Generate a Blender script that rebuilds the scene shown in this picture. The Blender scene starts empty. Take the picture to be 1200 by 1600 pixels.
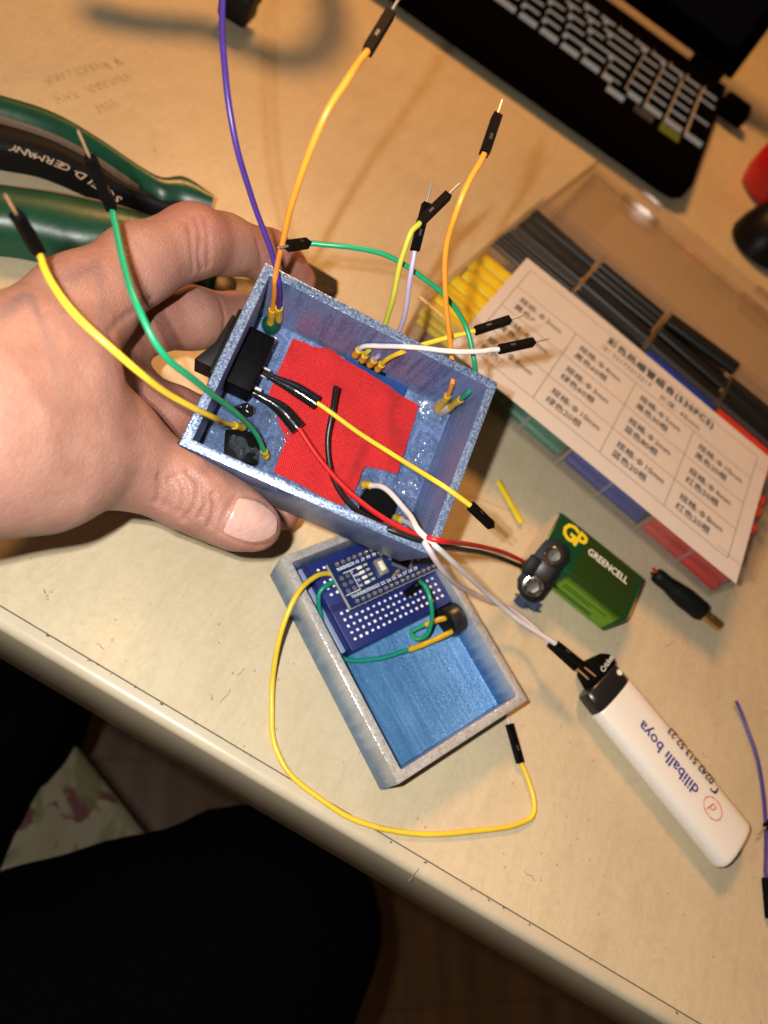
import bpy, bmesh, math, random
import numpy as np
from mathutils import Matrix, Vector
from mathutils.geometry import tessellate_polygon

# ------------------------------------------------------------------ camera, world, light
S = 0.001                                   # everything below is written in millimetres
FPX, TILT, ROLL, CAMH = 1078.0, math.radians(35.66), math.radians(39.0), 230.4
_F = np.array([0, math.sin(TILT), -math.cos(TILT)])
_R = np.array([1.0, 0, 0]); _U = np.array([0, math.cos(TILT), math.sin(TILT)])
_c, _s = math.cos(ROLL), math.sin(ROLL)
CX, CU = _c * _R + _s * _U, -_s * _R + _c * _U
CAM = np.array([0, 0, CAMH])
scene = bpy.context.scene
C = scene.collection
cd = bpy.data.cameras.new('camera'); cam = bpy.data.objects.new('camera', cd); C.objects.link(cam)
cam.matrix_world = Matrix(((CX[0], CU[0], -_F[0], 0), (CX[1], CU[1], -_F[1], 0),
                           (CX[2], CU[2], -_F[2], CAMH * S), (0, 0, 0, 1)))
cd.sensor_fit = 'AUTO'; cd.sensor_width = 36.0; cd.lens = 36.0 * FPX / 1600.0
cd.clip_start = 0.01; cd.clip_end = 50
cd.dof.use_dof = True; cd.dof.focus_distance = 0.205; cd.dof.aperture_fstop = 9.5
scene.camera = cam
world = bpy.data.worlds.new('World'); scene.world = world; world.use_nodes = True
world.node_tree.nodes['Background'].inputs[0].default_value = (1.0, 0.68, 0.42, 1)
world.node_tree.nodes['Background'].inputs[1].default_value = 0.085
scene.view_settings.view_transform = 'Standard'; scene.view_settings.look = 'None'
scene.cycles.transparent_max_bounces = 64; scene.cycles.max_bounces = 14; scene.cycles.transmission_bounces = 10; scene.cycles.glossy_bounces = 6
scene.cycles.caustics_reflective = False; scene.cycles.caustics_refractive = False; scene.cycles.sample_clamp_indirect = 4.0
scene.view_settings.exposure = 0.0; scene.view_settings.gamma = 1.0

def lamp(name, kind, loc, energy, color, size=None):
    d = bpy.data.lights.new(name, kind); d.energy = energy; d.color = color
    o = bpy.data.objects.new(name, d); C.objects.link(o); o.location = [x * S for x in loc]
    if kind == 'POINT': d.shadow_soft_size = size * S
    else: d.shape = 'DISK'; d.size = size * S
    return o
FLASH = CAM + CX * -19 + CU * 13 - _F * 2
for k in (-1, 1):                                         # the phone's two flash LEDs
    lamp('flash_led', 'POINT', FLASH + (CX * .6 + CU * .8) * k * 3.2, 1.86, (1.0, .965, .90), 1.9)
LP = np.array([-490.0, 830, 830]); LAMPDIR = (LP - np.array([0, 250, 0])); LAMPDIR = LAMPDIR / np.linalg.norm(LAMPDIR)
lo = lamp('room_lamp', 'AREA', LP, 10.8, (1.0, .465, .145), 230)
lo.rotation_euler = Vector(-LAMPDIR).to_track_quat('-Z', 'Y').to_euler()

# ------------------------------------------------------------------ helpers
random.seed(7); RNG = np.random.default_rng(7)
def ray(px, py): return _F + CX * (px - 600) / FPX - CU * (py - 800) / FPX
def at(px, py, z=0.0):
    d = ray(px, py); return CAM + d * ((z - CAMH) / d[2])
def n_(v): v = np.asarray(v, float); return v / np.linalg.norm(v)

class Fr:                                                 # a frame: origin and three axes (columns of R)
    def __init__(s, o=(0, 0, 0), R=None): s.o = np.asarray(o, float); s.R = np.eye(3) if R is None else np.asarray(R, float)
    def w(s, p): return s.o + s.R @ np.asarray(p, float)
    def loc(s, p): return s.R.T @ (np.asarray(p, float) - s.o)
    def M(s):
        m = Matrix.Identity(4)
        for i in range(3):
            for j in range(3): m[i][j] = s.R[i, j]
            m[i][3] = s.o[i] * S
        return m
    def plane(s, px, py, zl):                             # where the sight line meets the plane local z = zl
        d = s.R.T @ ray(px, py); c = s.loc(CAM)
        return c + d * ((zl - c[2]) / d[2])
def rz(a): c, s = math.cos(a), math.sin(a); return np.array([[c, -s, 0], [s, c, 0], [0, 0, 1.0]])
def axes(x, up):                                          # x axis given, z as near `up` as possible
    x = n_(x); y = n_(np.cross(up, x)); return np.stack([x, y, np.cross(x, y)], 1)

class MB:
    def __init__(s): s.v = []; s.f = []; s.m = []
    def add(s, v, f, m=0):
        o = len(s.v); s.v += [tuple(map(float, p)) for p in v]
        s.f += [tuple(i + o for i in q) for q in f]; s.m += [m] * len(f); return s
    def box(s, c, d, R=None, m=0, bev=0, seg=2):
        bm = bmesh.new(); bmesh.ops.create_cube(bm, size=1)
        for v in bm.verts: v.co = Vector((v.co.x * d[0], v.co.y * d[1], v.co.z * d[2]))
        if bev: bmesh.ops.bevel(bm, geom=bm.edges[:], offset=bev, segments=seg, profile=.5, affect='EDGES')
        return s.bm(bm, c, R, m)
    def bm(s, bm, c=(0, 0, 0), R=None, m=0):
        bm.verts.index_update(); R = np.eye(3) if R is None else R
        v = [np.asarray(c) + R @ np.array(x.co) for x in bm.verts]
        f = [[q.index for q in p.verts] for p in bm.faces]; bm.free(); return s.add(v, f, m)
    def tube(s, pts, r, n=10, m=0, cap=True, sq=1.0, up=None):
        P = np.asarray(pts, float); N = len(P); r = np.broadcast_to(np.asarray(r, float), (N,))
        T = np.gradient(P, axis=0); T /= np.linalg.norm(T, axis=1)[:, None] + 1e-12
        a = np.array([0, 0, 1.0]) if up is None else np.asarray(up, float)
        if abs(T[0] @ n_(a)) > .95: a = np.array([0, 1.0, .1])
        u = n_(a - T[0] * (a @ T[0])); V = []
        for i in range(N):
            u = n_(u - T[i] * (u @ T[i])); w = np.cross(T[i], u)
            for k in range(n):
                t = 2 * math.pi * k / n; V.append(P[i] + r[i] * (math.cos(t) * w + sq * math.sin(t) * u))
        F = [(i * n + k, i * n + (k + 1) % n, (i + 1) * n + (k + 1) % n, (i + 1) * n + k) for i in range(N - 1) for k in range(n)]
        if cap: F += [tuple(range(n))[::-1], tuple(range((N - 1) * n, N * n))]
        return s.add(V, F, m)
    def lathe(s, prof, o=(0, 0, 0), R=None, n=24, m=0):   # profile of (radius, height) round local z
        R = np.eye(3) if R is None else R; V = []; N = len(prof)
        for (r, z) in prof:
            for k in range(n):
                t = 2 * math.pi * k / n; V.append(np.asarray(o) + R @ np.array([r * math.cos(t), r * math.sin(t), z]))
        F = [(i * n + k, i * n + (k + 1) % n, (i + 1) * n + (k + 1) % n, (i + 1) * n + k) for i in range(N - 1) for k in range(n)]
        F += [tuple(range(n))[::-1], tuple(range((N - 1) * n, N * n))]
        return s.add(V, F, m)
    def prism(s, poly, z0, z1, m=0, bev=0):
        bm = bmesh.new(); vs = [bm.verts.new((p[0], p[1], z1)) for p in poly]; f = bm.faces.new(vs)
        r = bmesh.ops.extrude_face_region(bm, geom=[f])
        for g in r['geom']:
            if isinstance(g, bmesh.types.BMVert): g.co.z = z0
        bmesh.ops.recalc_face_normals(bm, faces=bm.faces[:])
        if bev: bmesh.ops.bevel(bm, geom=bm.edges[:], offset=bev, segments=2, profile=.5, affect='EDGES')
        return s.bm(bm, m=m)
    def mesh(s, name, mats, smooth=35):
        me = bpy.data.meshes.new(name); me.from_pydata([(a * S, b * S, c * S) for a, b, c in s.v], [], s.f)
        for q in (mats if isinstance(mats, (list, tuple)) else [mats]): me.materials.append(q)
        me.polygons.foreach_set('material_index', s.m)
        if smooth:
            me.polygons.foreach_set('use_smooth', [True] * len(s.f)); me.set_sharp_from_angle(angle=math.radians(smooth))
        me.update(); return me
    def part(s, name, mats, parent, smooth=35, label=None, kind=None):
        o = bpy.data.objects.new(name, s.mesh(name, mats, smooth)); C.objects.link(o); o.parent = parent
        if label: o['label'] = label
        if kind: o['kind'] = kind
        return o
    def thing(s, name, mats, label, cat, fr=None, group=None, smooth=35):
        o = bpy.data.objects.new(name, s.mesh(name, mats, smooth)); C.objects.link(o)
        if fr is not None: o.matrix_world = fr.M()
        o['label'] = label; o['category'] = cat
        if group: o['group'] = group
        return o
    def struct(s, name, mats, smooth=35):
        o = bpy.data.objects.new(name, s.mesh(name, mats, smooth)); C.objects.link(o); o['kind'] = 'structure'; return o
def thing(name, label, cat, fr=None, group=None):
    o = bpy.data.objects.new(name, None); C.objects.link(o); o.empty_display_size = .01
    if fr is not None: o.matrix_world = fr.M()
    o['label'] = label; o['category'] = cat
    if group: o['group'] = group
    return o
def inst(src, parent, name=None, loc=None, R=None):
    o = bpy.data.objects.new(name or src.name.split('.')[0], src.data); C.objects.link(o); o.parent = parent
    m = Fr(loc if loc is not None else (0, 0, 0), R).M(); o.matrix_basis = m; return o
def spline(P, n=8):
    P = np.asarray(P, float); Q = np.vstack([2 * P[0] - P[1], P, 2 * P[-1] - P[-2]]); out = []
    for i in range(1, len(Q) - 2):
        a, b, c, d = Q[i - 1:i + 3]
        ta, tb = np.linalg.norm(b - a) ** .5 + 1e-6, np.linalg.norm(c - b) ** .5 + 1e-6; tc = np.linalg.norm(d - c) ** .5 + 1e-6
        m1 = ((b - a) / ta - (c - a) / (ta + tb) + (c - b) / tb) * tb
        m2 = ((c - b) / tb - (d - b) / (tb + tc) + (d - c) / tc) * tb
        for k in range(n):
            t = k / n; out.append((2 * t**3 - 3 * t * t + 1) * b + (t**3 - 2 * t * t + t) * m1 + (-2 * t**3 + 3 * t * t) * c + (t**3 - t * t) * m2)
    out.append(P[-1]); return np.array(out)
def text(body, size, o, x, y, mat, parent, name='printed_text', align='LEFT', bold=0.0, sx=1.0, space=1.0, italic=0.0, label=None):
    """flat print: origin o, baseline direction x, letter-up y, in the parent's own millimetres"""
    cu = bpy.data.curves.new(name, 'FONT'); cu.body = body; cu.size = size * S; cu.align_x = align
    cu.fill_mode = 'NONE'; cu.space_character = space; cu.shear = italic; cu.resolution_u = 2
    t = bpy.data.objects.new(name, cu); C.objects.link(t); bpy.context.view_layer.update()
    me = bpy.data.meshes.new_from_object(t.evaluated_get(bpy.context.evaluated_depsgraph_get()))
    bpy.data.objects.remove(t); bpy.data.curves.remove(cu)
    nb = {}                                               # closed outlines, each filled on its own so crossing strokes stay solid
    for e in me.edges:
        a, b = e.vertices; nb.setdefault(a, []).append(b); nb.setdefault(b, []).append(a)
    co = [v.co.copy() for v in me.vertices]; seen = set(); loops = []
    for st in nb:
        if st in seen: continue
        lp_ = [st]; seen.add(st); cur = st
        while True:
            nx = [q for q in nb[cur] if q not in seen]
            if not nx: break
            cur = nx[0]; seen.add(cur); lp_.append(cur)
        if len(lp_) > 2: loops.append(lp_)
    bpy.data.meshes.remove(me)
    def inside(p, L):
        r_ = False
        for i in range(len(L)):
            a, b = co[L[i]], co[L[i - 1]]
            if (a.y > p.y) != (b.y > p.y) and p.x < (b.x - a.x) * (p.y - a.y) / (b.y - a.y) + a.x: r_ = not r_
        return r_
    area = lambda L: sum(co[L[i - 1]].x * co[L[i]].y - co[L[i]].x * co[L[i - 1]].y for i in range(len(L))) / 2
    ar = [area(L) for L in loops]; box_ = [(min(co[i].x for i in L), max(co[i].x for i in L), min(co[i].y for i in L), max(co[i].y for i in L)) for L in loops]
    hole_in = {}; outer = []
    for i, L in enumerate(loops):
        own = [j for j, Lj in enumerate(loops) if j != i and abs(ar[j]) > abs(ar[i]) and box_[j][0] <= box_[i][0] and box_[j][1] >= box_[i][1] and box_[j][2] <= box_[i][2] and box_[j][3] >= box_[i][3] and all(inside(co[k], Lj) for k in L[::max(1, len(L) // 4)])]
        par = min(own, key=lambda j: abs(ar[j])) if own else None
        if par is not None and len(own) % 2: hole_in.setdefault(par, []).append(i)
        else: outer.append(i)
    V_, F_ = [], []
    sh_ = [(0, 0)] if not bold else [(0, 0)] + [(math.cos(a) * bold * S, math.sin(a) * bold * S) for a in np.arange(4 if size < 8 else 8) * (math.pi / (2 if size < 8 else 4)) + .4]
    for q, i in enumerate(outer * len(sh_)):
        dx_, dy_ = sh_[q // len(outer)]
        polys = [[co[k] for k in loops[i]]] + [[co[k] for k in loops[j]] for j in hole_in.get(i, [])]
        flat = [p for P_ in polys for p in P_]; o_ = len(V_); dz = ((q % 3) + 3 * (q // len(outer))) * .004 * S
        V_ += [(p.x + dx_, p.y + dy_, dz) for p in flat]
        for tri in tessellate_polygon(polys):
            a, b, c_ = (flat[k] for k in tri); cr = (b.x - a.x) * (c_.y - a.y) - (b.y - a.y) * (c_.x - a.x)
            F_.append(tuple(k + o_ for k in (tri if cr > 0 else tri[::-1])))
    me = bpy.data.meshes.new(name); me.from_pydata(V_, [], F_); me.materials.append(mat)
    ob = bpy.data.objects.new(name, me); C.objects.link(ob); ob.parent = parent
    x = n_(x); y = n_(y); z = np.cross(x, y)
    ob.matrix_basis = Fr(o, np.stack([x * sx, y, z], 1)).M()
    if label: ob['label'] = label
    return ob

# ------------------------------------------------------------------ materials
def lin(r, g, b):
    f = lambda c: c / 12.92 if c <= .04045 else ((c + .055) / 1.055) ** 2.4
    return (f(r / 255), f(g / 255), f(b / 255))
class NT:
    def __init__(s, name):
        s.mat = bpy.data.materials.new(name); s.mat.use_nodes = True; s.t = s.mat.node_tree
        s.b = s.t.nodes['Principled BSDF']; s.out = s.t.nodes['Material Output']
    def n(s, typ, **kw):
        q = s.t.nodes.new(typ)
        for k, v in kw.items():
            if isinstance(k, str) and hasattr(q, k): setattr(q, k, v)
        return q
    def l(s, a, b): s.t.links.new(a, b)
    def coord(s, scale=(1, 1, 1), rot=(0, 0, 0), kind='Object'):
        tc = s.n('ShaderNodeTexCoord'); mp = s.n('ShaderNodeMapping')
        mp.inputs['Scale'].default_value = scale; mp.inputs['Rotation'].default_value = rot
        s.l(tc.outputs[kind], mp.inputs[0]); return mp.outputs[0]
    def noise(s, vec, size_mm, detail=3, rough=.5, dist=0):
        q = s.n('ShaderNodeTexNoise'); q.inputs['Scale'].default_value = 1000 / size_mm
        q.inputs['Detail'].default_value = detail; q.inputs['Roughness'].default_value = rough; q.inputs['Distortion'].default_value = dist
        s.l(vec, q.inputs['Vector']); return q.outputs['Fac']
    def ramp(s, fac, stops):
        q = s.n('ShaderNodeValToRGB'); e = q.color_ramp.elements
        while len(e) < len(stops): e.new(.5)
        for i, (p, c) in enumerate(stops): e[i].position = p; e[i].color = (*c, 1) if len(c) == 3 else c
        s.l(fac, q.inputs[0]); return q.outputs[0]
    def mix(s, fac, a, b, mode='MIX'):
        q = s.n('ShaderNodeMix', data_type='RGBA', blend_type=mode)
        for k, v in ((0, fac), (6, a), (7, b)):
            if isinstance(v, (int, float)): q.inputs[k].default_value = v
            elif isinstance(v, tuple): q.inputs[k].default_value = (*v, 1) if len(v) == 3 else v
            else: s.l(v, q.inputs[k])
        return q.outputs[2]
    def math(s, op, a, b=0.0):
        q = s.n('ShaderNodeMath', operation=op)
        for k, v in ((0, a), (1, b)):
            if isinstance(v, (int, float)): q.inputs[k].default_value = v
            else: s.l(v, q.inputs[k])
        return q.outputs[0]
    def bump(s, h, dist_mm, strength=1.0, prev=None):
        q = s.n('ShaderNodeBump'); q.inputs['Strength'].default_value = strength; q.inputs['Distance'].default_value = dist_mm * S
        s.l(h, q.inputs['Height'])
        if prev is not None: s.l(prev, q.inputs['Normal'])
        return q.outputs[0]
    def set(s, **kw):
        names = dict(col='Base Color', rough='Roughness', metal='Metallic', spec='Specular IOR Level', normal='Normal',
                     trans='Transmission Weight', ior='IOR', coat='Coat Weight', coatr='Coat Roughness', sss='Subsurface Weight',
                     sssr='Subsurface Radius', ssss='Subsurface Scale', alpha='Alpha', sheen='Sheen Weight', aniso='Anisotropic')
        for k, v in kw.items():
            i = s.b.inputs[names[k]]
            if isinstance(v, (int, float)): i.default_value = v
            elif isinstance(v, tuple): i.default_value = (*v, 1) if (len(v) == 3 and i.type == 'RGBA') else v
            else: s.l(v, i)
        return s
def pmat(name, col, rough=.5, metal=0, var=None, bump=None, dark=.7, **kw):
    t = NT(name); t.set(rough=rough, metal=metal, **kw)
    if var:
        f = t.noise(t.coord(), var[0], 4, .6)
        a = tuple(c * (1 - var[1]) for c in col); b = tuple(min(1, c * (1 + var[1])) for c in col)
        t.set(col=t.ramp(f, [(.3, a), (.7, b)]))
    else: t.set(col=col)
    if bump: t.set(normal=t.bump(t.noise(t.coord(), bump[0], 3), bump[1]))
    return t.mat
def clear_plastic(name, tint=(.93, .93, .93), haze=.05, rough=.06, hz=(.8, .8, .8), bump=None, refl=.045):
    t = NT(name); t.t.nodes.remove(t.b)
    tr = t.n('ShaderNodeBsdfTransparent'); tr.inputs[0].default_value = (*tint, 1)
    gl = t.n('ShaderNodeBsdfGlossy'); gl.inputs['Roughness'].default_value = rough
    df = t.n('ShaderNodeBsdfDiffuse'); df.inputs[0].default_value = (*hz, 1)
    fr = t.n('ShaderNodeLayerWeight'); fr.inputs[0].default_value = .5
    if bump:
        nb = t.bump(t.noise(t.coord(), bump[0], 3), bump[1]); t.l(nb, gl.inputs['Normal']); t.l(nb, fr.inputs['Normal'])
    m1 = t.n('ShaderNodeMixShader'); m1.inputs[0].default_value = haze; t.l(tr.outputs[0], m1.inputs[1]); t.l(df.outputs[0], m1.inputs[2])
    m2 = t.n('ShaderNodeMixShader'); t.l(t.math('MINIMUM', t.math('ADD', t.math('MULTIPLY', t.math('POWER', fr.outputs['Facing'], 5.0), .8), refl), .7), m2.inputs[0]); t.l(m1.outputs[0], m2.inputs[1]); t.l(gl.outputs[0], m2.inputs[2])
    t.l(m2.outputs[0], t.out.inputs[0]); return t.mat

def m_table():
    t = NT('cream_laminate'); v = t.coord()
    big = t.noise(v, 70, 4, .55, .6); grain = t.noise(t.coord((1, .16, 1), (0, 0, -.55)), 7, 5, .6, .8); fine = t.noise(v, 1.4, 3, .7)
    base = t.ramp(big, [(.25, (.52, .44, .30)), (.5, (.575, .49, .335)), (.78, (.61, .52, .355))])
    g = t.ramp(grain, [(.3, (.90, .87, .83)), (.55, (1, 1, 1)), (.75, (1.0, .985, .96))])
    c = t.mix(.55, base, t.mix(1.0, base, g, 'MULTIPLY'))
    vor = t.n('ShaderNodeTexVoronoi'); vor.inputs['Scale'].default_value = 1000 / 4.5; t.l(v, vor.inputs['Vector'])
    spot = t.math('MULTIPLY', t.math('LESS_THAN', vor.outputs['Distance'], .11), t.math('GREATER_THAN', t.noise(v, 9, 2), .53))
    c = t.mix(t.math('MULTIPLY', spot, .5), c, (.20, .13, .07))
    smudge = t.ramp(t.noise(v, 28, 5, .65, 1.2), [(.57, (0, 0, 0)), (.75, (1, 1, 1))])
    c = t.mix(t.math('MULTIPLY', smudge, .24), c, (.30, .22, .13))
    gran = t.ramp(t.noise(v, 3.2, 4, .75), [(.40, (0, 0, 0)), (.62, (1, 1, 1))]); c = t.mix(t.math('MULTIPLY', gran, .20), c, (.40, .31, .19))
    c = t.mix(t.math('MULTIPLY', fine, .22), c, (.36, .28, .17)); veins = t.ramp(t.noise(t.coord((1, .3, 1), (0, 0, -.55)), 12, 6, .7, 1.5), [(.47, (0, 0, 0)), (.5, (1, 1, 1)), (.53, (0, 0, 0))]); c = t.mix(t.math('MULTIPLY', veins, .14), c, (.30, .21, .12))
    rough = t.ramp(t.noise(v, 22, 4, .6), [(.3, (.34,) * 3), (.7, (.48,) * 3)])
    t.set(col=c, rough=rough, spec=.35, normal=t.bump(t.noise(v, 1.0, 3), .02, .6)); return t.mat
def m_silk(name, lo_, mid, hi_, streak=(1, 1, 1), srot=(0, 0, 0), bump_mm=.09, fleck=.7, metal=.35, rough=.34, ramp_z=None, ssz=2.2, spk=0, lines=None):
    """silk filament: colour drifts along the strands, fine relief and painted flecks sparkle"""
    t = NT(name); v = t.coord(); sv = t.coord(streak, srot)
    st = t.noise(sv, ssz, 4, .6, .2); big = t.noise(v, 22, 3)
    c = t.ramp(t.math('ADD', t.math('MULTIPLY', st, .6), t.math('MULTIPLY', big, .4)), [(.36, lo_), (.5, mid), (.62, hi_)])
    if ramp_z:
        sp = t.n('ShaderNodeSeparateXYZ'); t.l(t.coord(), sp.inputs[0])
        z = t.n('ShaderNodeMapRange'); z.inputs[1].default_value = ramp_z[0] * S; z.inputs[2].default_value = ramp_z[1] * S
        t.l(t.math('ADD', sp.outputs[2], t.math('MULTIPLY', t.math('SUBTRACT', st, .5), 6 * S)), z.inputs[0])
        c = t.mix(z.outputs[0], c, ramp_z[2])
    fl = t.noise(v, fleck, 2, .6)
    if spk: c = t.mix(t.ramp(fl, [(.46, (0, 0, 0)), (.70, (spk,) * 3)]), c, tuple(min(.9, q * 1.9 + .08) for q in hi_)); c = t.mix(t.ramp(fl, [(.30, (spk,) * 3), (.48, (0, 0, 0))]), c, tuple(q * .5 for q in lo_))  # sparkle painted into the colour as pale and dark flecks
    nb = t.bump(st, bump_mm, .8)
    if lines:                                             # the strands of the printed layer
        wv = t.n('ShaderNodeTexWave', wave_profile='SIN'); wv.inputs['Scale'].default_value = 1000 / lines[0] / 3.14; wv.inputs['Distortion'].default_value = 1.2; wv.inputs['Detail Scale'].default_value = .4
        t.l(t.coord((1, 1, 1), (0, 0, lines[1])), wv.inputs['Vector']); nb = t.bump(wv.outputs['Fac'], .12, .7, nb)
        c = t.mix(t.math('MULTIPLY', t.math('MULTIPLY', wv.outputs['Fac'], st), .28), c, tuple(q * 1.6 for q in hi_))  # pale glints along the strands, put into the colour
    nb = t.bump(fl, bump_mm * .9, .9, nb)
    t.set(col=c, metal=metal, rough=rough, spec=.6, normal=nb); return t.mat
M = {}
M['table'] = m_table()
M['edge'] = pmat('edge_strip', (.50, .43, .31), .35, var=(30, .08), bump=(3, .03))
M['seam'] = pmat('dark_seam', (.13, .105, .075), .8)
blo, bmi, bhi = (.045, .08, .20), (.085, .14, .30), (.16, .23, .42)
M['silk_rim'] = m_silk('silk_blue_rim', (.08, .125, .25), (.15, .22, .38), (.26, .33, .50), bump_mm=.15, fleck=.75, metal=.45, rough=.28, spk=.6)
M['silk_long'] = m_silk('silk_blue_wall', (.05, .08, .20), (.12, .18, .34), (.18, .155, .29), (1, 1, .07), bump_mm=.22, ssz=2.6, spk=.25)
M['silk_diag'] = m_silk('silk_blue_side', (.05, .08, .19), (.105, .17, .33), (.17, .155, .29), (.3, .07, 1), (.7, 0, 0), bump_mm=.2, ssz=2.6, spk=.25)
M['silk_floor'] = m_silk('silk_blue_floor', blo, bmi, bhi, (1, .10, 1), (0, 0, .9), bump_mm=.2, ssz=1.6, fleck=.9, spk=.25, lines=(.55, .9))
M['tray_floor'] = m_silk('tray_blue_floor', (.03, .125, .31), (.05, .175, .39), (.09, .24, .49), (1, .05, 1), (0, 0, .8), bump_mm=.12, ssz=1.6, metal=.25, rough=.34, fleck=.8, spk=.1, lines=(.6, -.35))
M['tray_wall'] = m_silk('tray_graded_wall', (.05, .15, .34), (.08, .20, .42), (.16, .30, .52), (1, 1, .12), bump_mm=.40, ssz=3.0, metal=.5, rough=.22, ramp_z=(5, 17, (.62, .59, .56)), spk=.1)
M['tray_rim'] = m_silk('tray_silver_rim', (.50, .47, .45), (.64, .61, .58), (.74, .71, .68), bump_mm=.22, fleck=.9, metal=.5, rough=.24, spk=.30)
M['blk'] = pmat('black_plastic', (.0025, .0025, .0028), .55, var=(3, .3), bump=(.8, .02), spec=.05)
M['blkgloss'] = pmat('glossy_black_sleeve', (.008, .008, .009), .17, bump=(2.5, .12))
M['blkmatt'] = pmat('matt_black_rubber', (.0055, .0055, .006), .5, spec=.16, var=(6, .3), bump=(1.2, .04))
M['pin'] = pmat('tinned_pin', (.78, .74, .68), .42, .85)
M['brass'] = pmat('brass', (.70, .46, .20), .28, 1.0, var=(4, .25))
M['copper'] = pmat('gilt_pin', (.82, .54, .32), .42, .85)
M['chrome'] = pmat('nickel_contact', (.42, .40, .37), .2, 1.0, bump=(2, .06))
M['steel'] = pmat('dark_steel', (.06, .052, .045), .48, .8, var=(6, .4), bump=(2, .05))
def wire_mat(name, col, rough=.36): return pmat(name, col, rough, var=(14, .12), bump=(6, .05), spec=.5)
W_ = dict(yellow=wire_mat('yellow_pvc', (.72, .50, .035)), paleyellow=wire_mat('pale_yellow_pvc', (.70, .56, .10)),
          lime=wire_mat('lime_yellow_pvc', (.50, .48, .05)), orange=wire_mat('orange_pvc', (.80, .28, .03)), purple=wire_mat('purple_pvc', (.055, .025, .20)),
          lilac=wire_mat('grey_lilac_pvc', (.40, .33, .46)), white=wire_mat('white_pvc', (.66, .61, .60)), pinkwhite=wire_mat('pinkish_white_pvc', (.58, .47, .49)), green=wire_mat('green_pvc', (.008, .27, .12)),
          teal=wire_mat('teal_pvc', (.006, .22, .16)), red=wire_mat('red_pvc', (.50, .012, .015)), black=wire_mat('black_pvc', (.008, .008, .008)))
M['amber'] = pmat('amber_sleeve', (.52, .33, .015), .22, var=(5, .25), bump=(1.2, .06), sss=.25, ssss=.001)

# ------------------------------------------------------------------ the table, floor, wall
EA = .1357; TF = Fr((0, 53.4, 0), rz(EA))                 # the table's front edge is its local x axis
tab = thing('table', 'cream laminate table top with a pale edge strip, everything stands on it', 'table', TF)
mb = MB(); mb.box((60, 602.4, -19), (1640, 1200, 38)); mb.part('tabletop', M['table'], tab, 0)
mb = MB(); T_ = 42
pr = [(2.0, -.12), (-.4, -.12)] + [(-.4 - 3 * math.sin(a), -3.12 + 3 * math.cos(a)) for a in np.linspace(.2, math.pi / 2, 6)] + [(-3.4, -T_ + 2), (-2.4, -T_), (2.0, -T_)]
V = [(x, p[0], p[1]) for x in (-760, 880) for p in pr]; n = len(pr)
mb.add(V, [(i, i + n, i + 1 + n, i + 1) for i in range(n - 1)]); mb.part('edge_strip', M['edge'], tab, 50)
mb = MB(); mb.box((60, 2.2, -6), (1640, .5, 11.9)); mb.part('seam', M['seam'], tab, 0)
# worn nicks along the seam, scratches and the faint pencil scribble, all thin raised marks on the top
mk = pmat('pencil_mark', (.22, .15, .09), .6); nk = pmat('nick', (.10, .08, .06), .7)
mb = MB()
for k in range(18):
    x = RNG.uniform(-110, 240); w = RNG.uniform(.25, 1.2); mb.box((x, 2.1 - RNG.uniform(.0, .8), .02), (w, RNG.uniform(.2, .7), .06), rz(RNG.uniform(-.5, .5)))
mb.part('edge_nicks', nk, tab, 0, kind='stuff')
def stroke(mb, pts, w, z=.05):
    P = np.asarray(pts, float); T = np.gradient(P, axis=0); T /= np.linalg.norm(T, axis=1)[:, None] + 1e-9
    Nn = np.stack([-T[:, 1], T[:, 0]], 1); V = []
    for i in range(len(P)):
        ww = w * (.6 + .8 * RNG.random()) / 2
        V += [(*(P[i] + Nn[i] * ww), z), (*(P[i] - Nn[i] * ww), z)]
    mb.add(V, [(2 * i, 2 * i + 1, 2 * i + 3, 2 * i + 2) for i in range(len(P) - 1)])
tl = lambda px, py: TF.loc(at(px, py))[:2]
mb = MB()
for (x0, y0, x1, y1, nn) in ((58, 130, 190, 92, 12), (85, 158, 205, 118, 10), (150, 172, 182, 158, 4), (148, 112, 188, 96, 5)):
    a, b = tl(x0, y0), tl(x1, y1); d = (b - a) / nn; e = np.array([-d[1], d[0]]) / np.linalg.norm(d)
    for k in range(nn):
        if RNG.random() < .2: continue
        base = a + d * k; t = np.linspace(0, 1, 9); ph = RNG.uniform(0, 6)
        stroke(mb, [base + d * (.8 * q) + e * (2.6 * math.sin(q * RNG.uniform(5, 9) + ph)) for q in t], .28)
mb.part('pencil_scribble', mk, tab, 0, kind='stuff')
mb = MB()
for (x0, y0, x1, y1) in ((345, 1098, 360, 1078), (372, 1055, 384, 1042), (722, 770, 800, 800), (1040, 1010, 1052, 1002), (905, 1050, 920, 1066), (235, 220, 242, 238), (640, 1375, 655, 1355), (560, 1180, 572, 1150), (150, 1005, 163, 1016), (820, 1360, 835, 1375), (700, 1010, 715, 1035)):
    a, b = tl(x0, y0), tl(x1, y1); q = np.linspace(0, 1, 5)[:, None]
    stroke(mb, a + (b - a) * q + RNG.normal(0, .25, (5, 2)), .22)
for k in range(48):
    c = tl(RNG.uniform(0, 1150), RNG.uniform(150, 1450))
    if c[1] < 6: continue
    q = np.linspace(0, 1, 3)[:, None]; d = RNG.normal(0, .7, 2)
    stroke(mb, c + d * q, RNG.uniform(.15, .35))
mb.part('scratches', mk, tab, 0, kind='stuff')

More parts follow.
